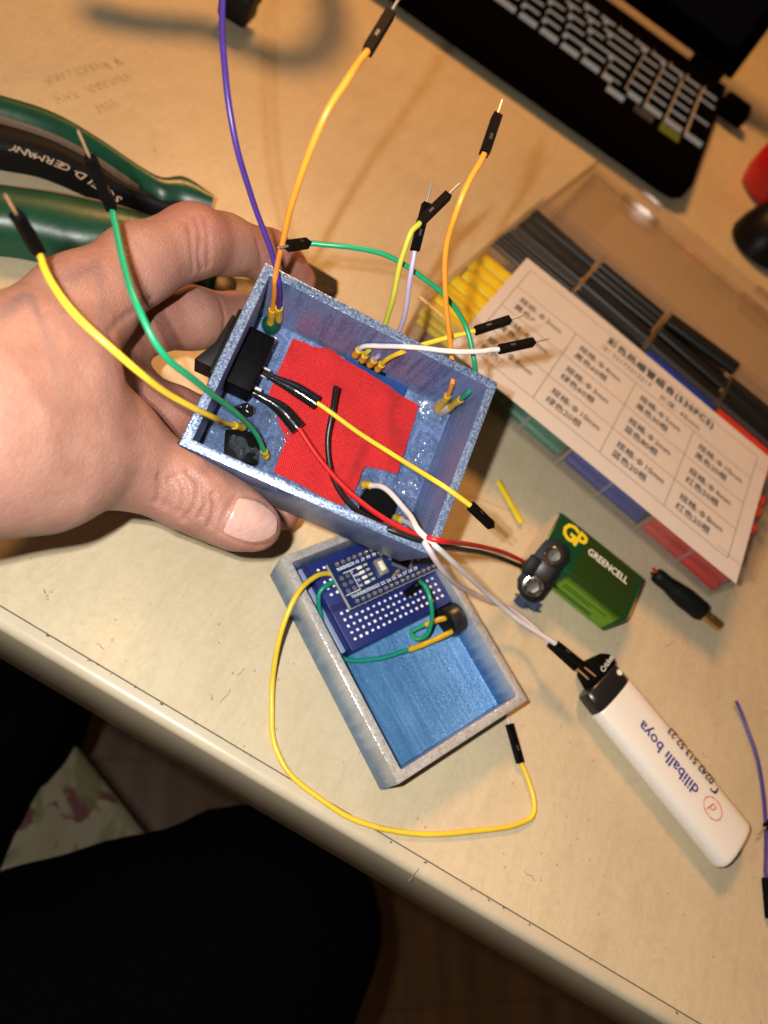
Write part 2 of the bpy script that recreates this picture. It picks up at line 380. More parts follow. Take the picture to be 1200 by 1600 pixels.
t = NT('brown_floor'); f = t.noise(t.coord((1, .08, 1), (0, 0, .6)), 30, 5, .6, .5)
t.set(col=t.ramp(f, [(.3, (.12, .056, .022)), (.7, (.22, .108, .042))]), rough=.45); M['floor'] = t.mat
fo = MB(); fo.box((0, 0, -765), (3400, 3400, 20)); fo.struct('floor', M['floor'], 0)
fb = bpy.data.objects['floor']
brd = MB(); brd.box((0, 0, 0), (3200, 139.6, 16), bev=.3, seg=1); b0 = None
for k in range(12):
    loc = rz(.6) @ np.array([0, -900 + k * 140, -747])
    if b0 is None: b0 = brd.part('floor_board', M['floor'], fb); b0.matrix_basis = Fr(loc, rz(.6)).M()
    else: inst(b0, fb, loc=loc, R=rz(.6))
mb = MB(); mb.box((0, 1325, 300), (3400, 40, 2200)); mb.struct('wall', pmat('grey_wall', (.34, .28, .27), .8, var=(90, .1), bump=(4, .3)), 0)

# ------------------------------------------------------------------ the person: hand (one surface) and dark trousers
BR = np.array([[0.9444, -0.29319, 0.14881], [0.32745, 0.8796, -0.34509], [-0.02972, 0.37463, 0.9267]])
BX = Fr((-26.585, 132.829, 74.193), BR)                   # the held box: centre of its rim plane
BL, BW, BD, BT = 80.0, 60.0, 33.4, 2.9
class Field:
    def __init__(s, lo, hi, h):
        s.lo = np.array(lo, float); s.h = h; s.n = np.ceil((np.array(hi) - s.lo) / h).astype(int) + 1
        s.ax = [np.float32(s.lo[i] + h * np.arange(s.n[i])) for i in range(3)]
    def new(s, v=40.0): return np.full(s.n, v, np.float32)
    def sub(s, lo, hi):
        a = [max(0, int((lo[i] - s.lo[i]) / s.h)) for i in range(3)]; b = [min(s.n[i], int((hi[i] - s.lo[i]) / s.h) + 2) for i in range(3)]
        return tuple(slice(a[i], max(a[i], b[i])) for i in range(3))
    def pts(s, sl): return np.meshgrid(*[s.ax[i][sl[i]] for i in range(3)], indexing='ij', sparse=True)
    def cone(s, D, a, ra, b, rb, k, m=14):
        a = np.array(a, float); b = np.array(b, float); R = max(ra, rb) + m
        sl = s.sub(np.minimum(a, b) - R, np.maximum(a, b) + R); X, Y, Z = s.pts(sl); ab = b - a
        t = np.clip(((X - a[0]) * ab[0] + (Y - a[1]) * ab[1] + (Z - a[2]) * ab[2]) / (ab @ ab), 0, 1)
        d = np.sqrt((X - a[0] - t * ab[0])**2 + (Y - a[1] - t * ab[1])**2 + (Z - a[2] - t * ab[2])**2) - (ra + (rb - ra) * t)
        D[sl] = smin(D[sl], d.astype(np.float32), k)
    def sample(s, D, p):
        q = (np.asarray(p, float) - s.lo) / s.h; i = np.clip(np.floor(q).astype(int), 0, s.n - 2); f = np.clip(q - i, 0, 1); r = 0
        for c in np.ndindex(2, 2, 2):
            w = np.prod([f[..., k] if c[k] else 1 - f[..., k] for k in range(3)], axis=0)
            r = r + w * D[i[..., 0] + c[0], i[..., 1] + c[1], i[..., 2] + c[2]]
        return r
    def march(s, D, px, py):
        d = n_(ray(px, py)); t = 40.0
        for _ in range(160):
            p = CAM + d * t; v = float(s.sample(D, p))
            if v < .03: break
            t += max(.15, min(v, 6.0)) * .8
            if t > 420: return None
        return p
    def grad(s, D, p):
        e = .9; return n_([s.sample(D, p + e * np.eye(3)[i]) - s.sample(D, p - e * np.eye(3)[i]) for i in range(3)])
    def groove(s, D, P, w, dep):
        for a, b in zip(P[:-1], P[1:]):
            sl = s.sub(np.minimum(a, b) - 3 * w, np.maximum(a, b) + 3 * w); X, Y, Z = s.pts(sl); ab = b - a
            t = np.clip(((X - a[0]) * ab[0] + (Y - a[1]) * ab[1] + (Z - a[2]) * ab[2]) / (ab @ ab + 1e-9), 0, 1)
            d2 = (X - a[0] - t * ab[0])**2 + (Y - a[1] - t * ab[1])**2 + (Z - a[2] - t * ab[2])**2
            G[sl] = np.maximum(G[sl], dep * np.exp(-d2 / w**2))
def smin(a, b, k):
    hh = np.maximum(k - np.abs(a - b), 0) / k; return np.minimum(a, b) - hh * hh * k * .25
def surface_nets(D, lo, h):
    """naive surface nets: one vertex per cell the surface crosses"""
    nx, ny, nz = D.shape; ins = D < 0
    cnt = np.zeros((nx - 1, ny - 1, nz - 1), np.int8)
    for c in np.ndindex(2, 2, 2): cnt += ins[c[0]:nx - 1 + c[0], c[1]:ny - 1 + c[1], c[2]:nz - 1 + c[2]]
    cell = np.argwhere((cnt > 0) & (cnt < 8)); idx = -np.ones(cnt.shape, np.int64); idx[tuple(cell.T)] = np.arange(len(cell))
    acc = np.zeros((len(cell), 3)); num = np.zeros(len(cell))
    cs = [np.array(c) for c in np.ndindex(2, 2, 2)]
    for a in cs:
        for k in range(3):
            if a[k]: continue
            b = a.copy(); b[k] = 1
            da = D[tuple((cell + a).T)]; db = D[tuple((cell + b).T)]; x = (da < 0) != (db < 0)
            t = np.where(x, da / np.where(x, da - db, 1), 0); p = a + np.outer(t, np.eye(3)[k])
            acc[x] += p[x]; num += x
    V = lo + h * (cell + acc / num[:, None]); F = []
    for k in range(3):
        u, v = (k + 1) % 3, (k + 2) % 3
        sa = [slice(None)] * 3; sb = [slice(None)] * 3; sa[k] = slice(0, -1); sb[k] = slice(1, None)
        e = np.argwhere(ins[tuple(sa)] != ins[tuple(sb)])
        e = e[(e[:, u] > 0) & (e[:, v] > 0) & (e[:, u] < D.shape[u] - 1) & (e[:, v] < D.shape[v] - 1)]
        du, dv = np.eye(3, dtype=int)[u], np.eye(3, dtype=int)[v]
        q = np.stack([idx[tuple((e - du - dv).T)], idx[tuple((e - dv).T)], idx[tuple(e.T)], idx[tuple((e - du).T)]], 1)
        fl = ~ins[tuple(e.T)]; q[fl] = q[fl][:, ::-1]; F.append(q[(q >= 0).all(1)])
    return V, np.concatenate(F)

HF = Field((-215, -10, 2), (-8, 205, 118), .7)
D0 = HF.new()
def chain(D, pts, k):
    for (p, q) in zip(pts[:-1], pts[1:]): HF.cone(D, at(*p[:3]), p[3], at(*q[:3]), q[3], k)
# palm mass: metacarpals seen from the thumb side, wrist and a stub of forearm
chain(D0, [(128, 480, 80, 11.8), (40, 566, 84, 12.4), (-120, 630, 86, 15)], 10)
chain(D0, [(150, 530, 54, 11.5), (20, 612, 68, 15), (-140, 662, 74, 18)], 10)
chain(D0, [(172, 590, 37, 11), (60, 650, 54, 16), (-120, 690, 66, 19)], 10)
chain(D0, [(182, 650, 25, 10), (70, 690, 44, 14)], 10)
chain(D0, [(108, 500, 82, 8.0), (112, 560, 82, 7.0), (116, 615, 79, 7.5), (140, 680, 67, 10)], 8)   # the web's front edge
chain(D0, [(160, 700, 60, 13.2), (60, 712, 70, 16.0), (-110, 705, 82, 18)], 10)
chain(D0, [(60, 606, 82, 11), (-20, 640, 86, 14)], 12)
chain(D0, [(-140, 665, 80, 22), (-260, 680, 84, 24)], 14)
fingers = dict(
    thumb=[(160, 700, 60, 12.6), (230, 735, 54, 10.8), (288, 766, 51, 10.6), (335, 790, 49, 9.9), (374, 811, 48, 8.9), (401, 822, 47, 7.3)],
    index=[(125, 480, 80, 11.6), (215, 414, 80, 10.3), (302, 377, 77, 10.2), (350, 382, 72, 8.8), (418, 400, 64, 8.2), (442, 418, 59, 7.5), (466, 438, 55, 6.2)],
    middle=[(150, 530, 52, 10.8), (225, 500, 49, 10.4), (300, 497, 46, 9.9), (372, 500, 38, 9.3), (450, 520, 32, 8.4), (500, 545, 30, 7)],
    ring=[(176, 592, 36, 10), (225, 632, 34, 9.2), (270, 643, 32, 8.3), (330, 660, 26, 8.0), (420, 690, 22, 7.4), (470, 720, 22, 6.4)],
    little=[(186, 650, 25, 9.2), (250, 700, 24, 8.2), (330, 745, 19, 7.6), (400, 780, 20, 7.0), (440, 800, 22, 6.4)])
D = None
for nme, ch in fingers.items():
    Fi = HF.new(); chain(Fi, ch, 4.0); Fi = smin(D0, Fi, 11.0 if nme == 'thumb' else 7.0)
    D = Fi if D is None else smin(D, Fi, 1.6)
# thumb: knuckle bulge and a fleshy pad
HF.cone(D, at(150, 668, 66), 10.5, at(175, 680, 64), 9.0, 7)
HF.cone(D, at(284, 752, 55), 8.2, at(300, 768, 54), 8.2, 5)
# the box presses its own flat faces into the skin
sl = HF.sub(BX.o - 62, BX.o + 62); X, Y, Z = HF.pts(sl); P = [X - BX.o[0], Y - BX.o[1], Z - BX.o[2]]
Lb = [P[0] * BR[0, i] + P[1] * BR[1, i] + P[2] * BR[2, i] for i in range(3)]; Lb[2] = Lb[2] + BD / 2
q = [np.abs(Lb[0]) - BL / 2, np.abs(Lb[1]) - BW / 2, np.abs(Lb[2]) - BD / 2]
bs = np.maximum(np.maximum(q[0], q[1]), q[2]); D[sl] = np.maximum(D[sl], (.25 - bs).astype(np.float32))
# creases, laid where the sight line meets the skin
G = np.zeros_like(D)
def crease(pxs, w, dep, nsub=5):
    P = spline(np.array([(x, y, 0) for x, y in pxs]), nsub)[:, :2]
    Q = [HF.march(D, x, y) for x, y in P]; Q = [q for q in Q if q is not None]
    if len(Q) > 1: HF.groove(D, np.array(Q), w, dep)
for c in ([(293, 737), (307, 750), (310, 772), (301, 796), (286, 812)], [(277, 744), (289, 762), (288, 784), (279, 802)], [(265, 750), (266, 772), (258, 792)],
          [(318, 762), (322, 786), (313, 808)], [(300, 742), (316, 754), (322, 764)], [(332, 772), (336, 795), (328, 822)], [(250, 745), (252, 765), (246, 785)]):
    crease(c, .8, 1.5)
for c in ([(307, 340), (314, 368), (311, 398), (316, 421)], [(296, 350), (300, 385), (303, 425)], [(322, 345), (326, 380), (326, 415)], [(402, 378), (408, 400), (408, 425)]):
    crease(c, .7, .7)
for c in ([(235, 470), (215, 483), (190, 500), (172, 520)], [(345, 470), (352, 498), (348, 530)]):
    crease(c, 1.0, .6)
# nail bed of the thumb
nail_out = [(371, 777), (357, 797), (346, 820), (346, 832), (370, 845), (398, 853), (422, 850), (433, 834), (434, 812), (420, 791), (396, 778), (371, 777)]
Dn = D.copy()
crease(nail_out[:4], .9, 1.0); crease(nail_out[3:7], .7, .7); crease(nail_out[8:], .7, .7)
D = D + G
V, F = surface_nets(D, HF.lo, HF.h)
# light smoothing
adj = [None] * len(V); E2 = np.concatenate([F[:, [0, 1]], F[:, [1, 2]], F[:, [2, 3]], F[:, [3, 0]]]); E2 = np.concatenate([E2, E2[:, ::-1]])
deg = np.bincount(E2[:, 0], minlength=len(V))
for lam in (.5, -.52, .5, -.52):
    A = np.stack([np.bincount(E2[:, 0], weights=V[E2[:, 1], i], minlength=len(V)) for i in range(3)], 1) / np.maximum(deg, 1)[:, None]
    V = V + lam * (A - V)
def m_skin():
    t = NT('skin'); v = t.coord()
    at_ = t.n('ShaderNodeAttribute', attribute_name='ruddy')
    mot = t.noise(v, 9, 4, .6); blot = t.noise(v, 26, 3)
    c = t.ramp(mot, [(.25, (.250, .122, .091)), (.5, (.310, .163, .122)), (.75, (.372, .210, .162))])
    c = t.mix(t.math('MULTIPLY', blot, .4), c, (.33, .145, .11))
    c = t.mix(t.math('MULTIPLY', at_.outputs['Fac'], .6), c, (.36, .10, .08))
    vor = t.n('ShaderNodeTexVoronoi', feature='DISTANCE_TO_EDGE'); vor.inputs['Scale'].default_value = 1000 / 1.15; t.l(t.mix(.25, v, t.mix(1, v, v)), vor.inputs['Vector'])
    cells = t.ramp(vor.outputs['Distance'], [(0, (0, 0, 0)), (.14, (1, 1, 1))])
    lines = t.noise(t.coord((1, .25, 1), (0, 0, .7)), .8, 3, .6)
    nb = t.bump(cells, .075, .9); nb = t.bump(lines, .09, .9, nb); nb = t.bump(t.noise(v, 2.6, 3), .16, .8, nb)
    t.set(col=c, rough=.50, spec=.42, sss=.13, sssr=(1.0, .32, .16), ssss=.0035, normal=nb); return t.mat
M['skin'] = m_skin()
def m_nail():
    t = NT('nail'); f = t.noise(t.coord((1, .15, 1), (0, 0, .45)), .9, 3)
    t.set(col=t.ramp(f, [(.3, (.46, .26, .22)), (.7, (.52, .33, .285))]), rough=.27, spec=.55, sss=.2, ssss=.002, coat=.3, coatr=.2, normal=t.bump(f, .03, .7)); return t.mat
person = thing('person', 'person in black trousers, left hand gripping the blue box over the table', 'person', Fr(at(-140, 640, 0)))
po = at(-140, 640, 0)
me = bpy.data.meshes.new('hand'); me.from_pydata(((V - po) * S).tolist(), [], F.tolist()); me.materials.append(M['skin'])
me.polygons.foreach_set('use_smooth', [True] * len(F))
rud = np.zeros(len(V))
for (p, rr, a) in (((300, 350, 80), 12, .8), ((402, 385, 66), 12, .9), ((455, 415, 60), 12, 1.0), ((410, 830, 48), 10, .8), ((300, 770, 52), 10, .5), ((165, 560, 55), 16, .8), ((230, 500, 52), 16, .55), ((250, 640, 34), 18, .8), ((445, 800, 22), 10, .8), ((340, 500, 42), 14, .5), ((120, 420, 82), 16, .35), ((200, 620, 40), 14, .8)):
    rud = np.maximum(rud, a * np.exp(-((V - at(*p))**2).sum(1) / rr**2))
at_r = me.attributes.new('ruddy', 'FLOAT', 'POINT'); at_r.data.foreach_set('value', rud.astype(np.float32))
me.update(); ho = bpy.data.objects.new('hand', me); C.objects.link(ho); ho.parent = person
# thumbnail: a thin curved plate lying on the nail bed
def nail(rows, lift=.62):
    mb = MB(); nu = len(rows); grid = []
    for (a, b) in rows:
        for s_ in np.linspace(0, 1, 9):
            x = a[0] + (b[0] - a[0]) * s_; y = a[1] + (b[1] - a[1]) * s_
            p = HF.march(Dn, x, y); g = HF.grad(Dn, p); grid.append(p + g * (lift + .25 * math.sin(math.pi * s_)))
    G2 = np.array(grid).reshape(nu, 9, 3)
    for _ in range(3):
        G2[1:-1] = .5 * G2[1:-1] + .25 * (G2[:-2] + G2[2:]); G2[:, 1:-1] = .5 * G2[:, 1:-1] + .25 * (G2[:, :-2] + G2[:, 2:])
    V2 = [p - po for p in G2.reshape(-1, 3)]
    mb.add(V2, [(i * 9 + k, i * 9 + k + 1, (i + 1) * 9 + k + 1, (i + 1) * 9 + k) for i in range(nu - 1) for k in range(8)])
    return mb
rows = [((371, 779), (347, 831)), ((378, 778), (356, 836)), ((388, 779), (370, 842)), ((399, 782), (385, 848)), ((410, 787), (399, 850)), ((420, 794), (412, 848)), ((428, 802), (423, 842)), ((432, 811), (430, 832))]
no = nail(rows).part('thumbnail', M['nail'] if 'nail' in M else m_nail(), person, 80)
sm = no.modifiers.new('s', 'SOLIDIFY'); sm.thickness = .7 * S; sm.offset = -1; no.modifiers.new('u', 'SUBSURF').levels = 1

def m_cloth():
    t = NT('black_cloth'); v = t.coord(); f = t.noise(v, 3, 4, .7)
    t.set(col=t.ramp(f, [(.3, (.0010, .0010, .0012)), (.7, (.0022, .0021, .0024))]), rough=.95, spec=.02, normal=t.bump(t.noise(v, 40, 4, .6), 2.0, .7)); return t.mat
M['cloth'] = m_cloth()
def leg(mb, P, R, n=28):
    P = spline(P, 8); R = np.interp(np.linspace(0, 1, len(P)), np.linspace(0, 1, len(R)), R)
    T = np.gradient(P, axis=0); T /= np.linalg.norm(T, axis=1)[:, None]; V = []
    u = n_(np.array([0, 0, 1.0]) - T[0] * T[0][2])
    for i in range(len(P)):
        u = n_(u - T[i] * (u @ T[i])); w = np.cross(T[i], u)
        for k in range(n):
            a = 2 * math.pi * k / n; r = R[i] * (1 + .018 * math.sin(5 * a + i * .7) + .014 * math.sin(3 * a - i * 1.1))
            V.append(P[i] + r * (math.cos(a) * w + math.sin(a) * u))
    N = len(P); mb.add([v - po for v in V], [(i * n + k, i * n + (k + 1) % n, (i + 1) * n + (k + 1) % n, (i + 1) * n + k) for i in range(N - 1) for k in range(n)] + [tuple(range(n))[::-1], tuple(range((N - 1) * n, N * n))])
mb = MB(); kn = at(432, 1452, -195); hp = at(-140, 1722, -195)
leg(mb, [hp + (hp - kn) * .5, hp, kn * .45 + hp * .55, kn + n_(hp - kn) * 20, kn + np.array([8, 8, -60]), kn + np.array([-10, -10, -420]), kn + np.array([-10, 0, -540])], [86, 80, 73, 68, 62, 52, 45])
kn2 = at(-62, 1072, -195); hp2 = at(-310, 1400, -195)
leg(mb, [hp2 + (hp2 - kn2) * 1.2, hp2, kn2 + n_(hp2 - kn2) * 25, kn2 + np.array([4, 8, -60]), kn2 + np.array([-10, 0, -420]), kn2 + np.array([-10, 5, -540])], [80, 68, 62, 58, 50, 44])
mb.part('trousers', M['cloth'], person, 60)
# the patterned seat cushion between the thighs
def m_floral():
    t = NT('floral_fabric'); v = t.coord(); a = t.noise(v, 60, 3, .5, 1.2); b = t.noise(t.coord((1, .5, 1), (0, 0, 1.0)), 45, 3, .5, 1.6)
    c = t.ramp(t.noise(v, 30, 3), [(.3, (.16, .135, .085)), (.7, (.22, .185, .12))])
    c = t.mix(t.ramp(a, [(.50, (0, 0, 0)), (.53, (1, 1, 1))]), c, (.095, .038, .036))
    c = t.mix(t.ramp(b, [(.52, (0, 0, 0)), (.58, (.8, .8, .8))]), c, (.10, .095, .045))
    wv = t.n('ShaderNodeTexWave'); wv.inputs['Scale'].default_value = 1000 / 9; t.l(t.coord((1, 1, 1), (0, 0, .5)), wv.inputs['Vector'])
    t.set(col=c, rough=.9, spec=.1, normal=t.bump(wv.outputs['Fac'], .25, .6)); return t.mat
cz = -250; co = at(60, 1350, cz); poly = [at(x, y, cz)[:2] - co[:2] for x, y in ((111, 1149), (245, 1320), (520, 1690), (250, 2050), (-260, 1850), (-330, 1500))]
mb = MB(); mb.prism(poly[::-1], -45, 0, bev=8); mb.thing('seat_cushion', m_floral(), 'beige seat cushion with dark red and green floral print between the black trouser legs', 'cushion', Fr(co), smooth=50)

# ------------------------------------------------------------------ connectors and wires
def housing_mesh():                                       # jumper housing along +x, 14 x 2.54 x 2.54, with its latch windows
    mb = MB(); mb.box((7, 0, 0), (14, 2.5, 2.5), bev=.18, seg=1); return mb
HOUS = housing_mesh().mesh('housing', M['blk'])
mb = MB(); mb.box((5.2, 0, 1.18), (2.0, .8, .2), bev=.06, seg=1); LATCH = mb.mesh('latch', pmat('latch_grey', (.07, .065, .06), .4, .5))
mb = MB(); mb.tube([(13.6, 0, 0), (19.6, 0, 0), (20.4, 0, 0)], [.34, .34, .14], 8); PIN = mb.mesh('pin', M['pin'])
PINC = PIN.copy(); PINC.materials.clear(); PINC.materials.append(M['copper'])
def add_mesh(me, name, parent, fr):
    o = bpy.data.objects.new(name, me); C.objects.link(o); o.parent = parent; o.matrix_basis = fr.M(); return o
def connector(parent, a, b, o, up=(0, 0, 1), pin=True, copper=False):
    """housing from wire end a towards b (world points); its parent's origin is o"""
    R = axes(np.asarray(b) - a, up); f = Fr(np.asarray(a) - o, R)
    h = add_mesh(HOUS, 'connector', parent, f)
    add_mesh(LATCH, 'latch', h, Fr())
    if pin: add_mesh(PINC if copper else PIN, 'pin', h, Fr())
def resolve(p):
    if p[0] == 'b': return BX.w(BX.plane(p[1], p[2], p[3]))
    return at(*p) if len(p) == 3 else np.array(p[1:])
def clear_of_box(Q, r):
    """move points that would run through a box wall or floor along their sight line until they are free"""
    Q = np.asarray(Q, float); d = Q - CAM; t0 = np.linalg.norm(d, axis=1); d /= t0[:, None]
    def bad(p):
        x, y, z = BX.loc(p); ins_ = abs(x) < BL / 2 - BT - r and abs(y) < BW / 2 - BT - r and z > -BD + 2.4 + .2
        return (not ins_) and abs(x) < BL / 2 + r and abs(y) < BW / 2 + r and -BD - r < z < r
    lim = t0.copy()
    for i in range(len(Q)):
        t = t0[i]
        while bad(CAM + d[i] * t) and t > 60: t -= .4
        lim[i] = t
    t = lim.copy()
    for _ in range(24):
        a = t.copy(); a[1:-1] = .5 * t[1:-1] + .25 * (t[:-2] + t[2:]); t = np.minimum(a, lim)
    out = CAM + d * t[:, None]
    return out
def wire(label, pts, col, r=.82, sleeve=None, sleeve_end=None, conn=None, name='jumper_wire', group='jumper wires', cat='wire', up=(0, 0, 1), pin=True, copper=False, bare=None, sl_r=1.18, n=8):
    P = [resolve(p) for p in pts]; o = P[0]
    t = thing(name, label, cat, Fr(o), group)
    Q = spline(P, n); kk = RNG.normal(0, 1, Q.shape); kk = np.cumsum(kk, 0) * .09; kk -= np.linspace(0, 1, len(Q))[:, None] * kk[-1]
    for _ in range(4): kk[1:-1] = .5 * kk[1:-1] + .25 * (kk[:-2] + kk[2:])
    kk[:, 2] *= .3; kk[:3] = 0; kk[-3:] = 0; Q = clear_of_box(Q + np.clip(kk, -.7, .7), r); mb = MB(); mb.tube(Q - o, r, 10); mb.part('insulation', W_[col], t, 60)
    for spec, QQ in ((sleeve, Q), (sleeve_end, Q[::-1])):
        if not spec: continue
        L = np.concatenate([[0], np.cumsum(np.linalg.norm(np.diff(QQ, axis=0), axis=1))]); l0 = spec
        k = np.array([np.interp(np.linspace(0, l0, 7), L, QQ[:, i]) for i in range(3)]).T
        rr = np.array([1.02, 1.12, 1.1, .98, 1.08, 1.14, 1.05]) * sl_r
        mb = MB(); mb.tube(k - o, rr, 12); mb.part('heat_shrink_sleeve', M['amber'], t, 60)
    if conn:
        a, b = resolve(conn[0]), resolve(conn[1]); connector(t, a, b, o, up, pin, copper)
    return t

# ------------------------------------------------------------------ the held box
bx = thing('printed_box', 'open blue 3D printed box held in the hand, red cloth patch and wires inside', 'box', BX)
def shell(L, W, D, w, fl, bev=.35):
    bm = bmesh.new(); bmesh.ops.create_cube(bm, size=1)
    for v in bm.verts: v.co = Vector((v.co.x * L, v.co.y * W, (v.co.z - .5) * D))
    top = [f for f in bm.faces if f.normal.z > .9]
    bmesh.ops.inset_region(bm, faces=top, thickness=w, use_even_offset=True)
    top = [f for f in bm.faces if f.normal.z > .9 and max(abs(v.co.x) for v in f.verts) < L / 2 - .1]
    r = bmesh.ops.extrude_face_region(bm, geom=top)
    bmesh.ops.translate(bm, vec=(0, 0, -(D - fl)), verts=[g for g in r['geom'] if isinstance(g, bmesh.types.BMVert)])
    bmesh.ops.delete(bm, geom=top, context='FACES')
    bmesh.ops.recalc_face_normals(bm, faces=bm.faces[:])
    if bev: bmesh.ops.bevel(bm, geom=[e for e in bm.edges if e.calc_face_angle(0) > .5], offset=bev, segments=2, profile=.5, affect='EDGES')
    return bm
def assign(bm, fn, mb):
    bm.normal_update(); bm.verts.index_update(); o = len(mb.v)
    mb.v += [tuple(v.co) for v in bm.verts]
    for f in bm.faces:
        mb.f.append(tuple(v.index + o for v in f.verts)); mb.m.append(fn(f.normal, f.calc_center_median()))
    bm.free()
mb = MB()
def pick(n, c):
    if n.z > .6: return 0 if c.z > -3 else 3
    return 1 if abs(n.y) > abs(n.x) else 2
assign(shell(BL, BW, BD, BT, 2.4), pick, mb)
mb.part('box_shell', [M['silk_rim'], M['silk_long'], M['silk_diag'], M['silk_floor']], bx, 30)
FZ = -BD + 2.4                                            # floor level inside
def bl(px, py, z): return BX.plane(px, py, z)
# red cloth patch: a wrinkled sheet on the floor
def m_red():
    t = NT('red_cloth'); v = t.coord((1, 1, 1), (0, 0, .12))
    wob = t.n('ShaderNodeVectorMath', operation='ADD'); nz = t.n('ShaderNodeTexNoise'); nz.inputs['Scale'].default_value = 260; t.l(v, nz.inputs['Vector'])
    sc3 = t.n('ShaderNodeVectorMath', operation='SCALE'); sc3.inputs['Scale'].default_value = .0006; t.l(nz.outputs['Color'], sc3.inputs[0]); t.l(v, wob.inputs[0]); t.l(sc3.outputs[0], wob.inputs[1])
    sp = t.n('ShaderNodeSeparateXYZ'); t.l(wob.outputs[0], sp.inputs[0]); k = 2 * math.pi / (.95 * S)
    sx = t.math('SINE', t.math('MULTIPLY', sp.outputs[0], k)); sy = t.math('SINE', t.math('MULTIPLY', sp.outputs[1], k))
    wv = t.math('MULTIPLY', sx, sy); irr = t.noise(v, 1.2, 2, .6)
    hgt = t.math('ADD', t.math('MULTIPLY', wv, .5), t.math('MULTIPLY', irr, .4))
    c = t.ramp(t.math('ADD', t.math('MULTIPLY', wv, .30), t.math('ADD', t.math('MULTIPLY', irr, .3), .35)), [(.24, (.24, .006, .009)), (.5, (.50, .015, .018)), (.76, (.66, .040, .040))])
    t.set(col=c, rough=.82, spec=.15, sheen=.12, normal=t.bump(hgt, .16, .8)); return t.mat
PZ = FZ + 1.0
zz = lambda x, y: (260 + x / 2.2222, 380 + y / 2.2222)
outl = [(437, 335), (478, 348), (505, 362), (530, 368), (565, 372), (600, 400), (700, 455), (785, 515), (870, 565), (862, 605), (850, 640), (825, 715), (795, 805), (742, 790), (690, 775), (672, 800), (664, 830), (640, 880), (612, 912), (560, 893), (480, 850), (370, 795), (392, 740), (412, 690), (380, 600), (352, 528), (395, 430)]
op = np.array([bl(*zz(*p), PZ)[:2] for p in outl])
bm = bmesh.new(); fv = bm.faces.new([bm.verts.new((p[0], p[1], 0)) for p in op])
for a in np.arange(-40, 40, 1.0):
    for ax in ((1, 0, 0), (0, 1, 0)):
        bmesh.ops.bisect_plane(bm, geom=bm.verts[:] + bm.edges[:] + bm.faces[:], plane_co=(a, a, 0), plane_no=ax)
bmesh.ops.triangulate(bm, faces=[f for f in bm.faces if len(f.verts) > 4])
def wr(x, y):
    f = math.exp(-((x - 11 - .12 * y) / 2.4) ** 2) * .9 * max(0, min(1, (16 - y) / 9)) + .55 * math.exp(-((x - 20 + .3 * y) / 3) ** 2)
    f += .35 * math.sin(.33 * x + .21 * y) + .3 * math.sin(.19 * x - .42 * y + 1) + .7 * math.exp(-((y + 8 - .5 * x) / 3.0) ** 2)
    return f
cen = op.mean(0)
for v in bm.verts: v.co.z = PZ + 1.2 + 1.9 * max(-.02, wr(v.co.x, v.co.y))
r = bmesh.ops.extrude_face_region(bm, geom=bm.faces[:])
for g in r['geom']:
    if isinstance(g, bmesh.types.BMVert): g.co.z -= .6
bmesh.ops.recalc_face_normals(bm, faces=bm.faces[:])
mb = MB(); mb.bm(bm); mb.part('red_cloth_patch', m_red(), bx, 50)
# hot glue: clear lumpy pools, a height field where it rises above the floor
M['glue'] = None
def m_glue(): return clear_plastic('hot_glue', (.90, .94, .97), .06, .08, (.50, .60, .75), (2.2, .5), .10)
M['glue'] = m_glue()
def glue(cx, cy, rx, ry, h, seed, z0=FZ, step=.42, cut=.2, rough=1.0):
    g = np.random.default_rng(seed); K = 7
    bl_ = [(cx + g.normal(0, .42) * rx, cy + g.normal(0, .42) * ry, g.uniform(.3, .6) * min(rx, ry), g.uniform(.5, 1)) for _ in range(K)]
    sm_ = [(g.uniform(-1, 1) * rx + cx, g.uniform(-1, 1) * ry + cy, g.uniform(.55, 1.3), g.uniform(.3, .8) * rough) for _ in range(int(rx * ry * .9) + 4)]
    xs = np.arange(max(cx - rx * 1.5, -BL / 2 + BT + .05), min(cx + rx * 1.5, BL / 2 - BT - .05), step); ys = np.arange(max(cy - ry * 1.5, -BW / 2 + BT + .05), min(cy + ry * 1.5, BW / 2 - BT - .05), step)
    Xg, Yg = np.meshgrid(xs, ys, indexing='ij'); Hh = np.zeros_like(Xg)
    for (x, y, r, a) in bl_: Hh += a * np.exp(-((Xg - x)**2 + (Yg - y)**2) / r**2)
    Hh = (1 - np.exp(-1.2 * Hh)); fade = np.clip((1.45 - np.sqrt(((Xg - cx) / rx)**2 + ((Yg - cy) / ry)**2)) / .7, 0, 1); Hh *= fade
    for (x, y, r, a) in sm_: Hh += .55 * a * np.exp(-((Xg - x)**2 + (Yg - y)**2) / r**2) * (Hh > cut * .8)
    Z = z0 + .04 + (Hh - cut) * h; mb = MB(); idx = {}
    for i in range(len(xs) - 1):
        for j in range(len(ys) - 1):
            if max(Z[i, j], Z[i + 1, j], Z[i, j + 1], Z[i + 1, j + 1]) < z0 + .03: continue
            q = []
            for (a, b) in ((i, j), (i + 1, j), (i + 1, j + 1), (i, j + 1)):
                if (a, b) not in idx: idx[(a, b)] = len(mb.v); mb.v.append((xs[a], ys[b], Z[a, b]))
                q.append(idx[(a, b)])
            mb.f.append(tuple(q)); mb.m.append(0)
    return mb
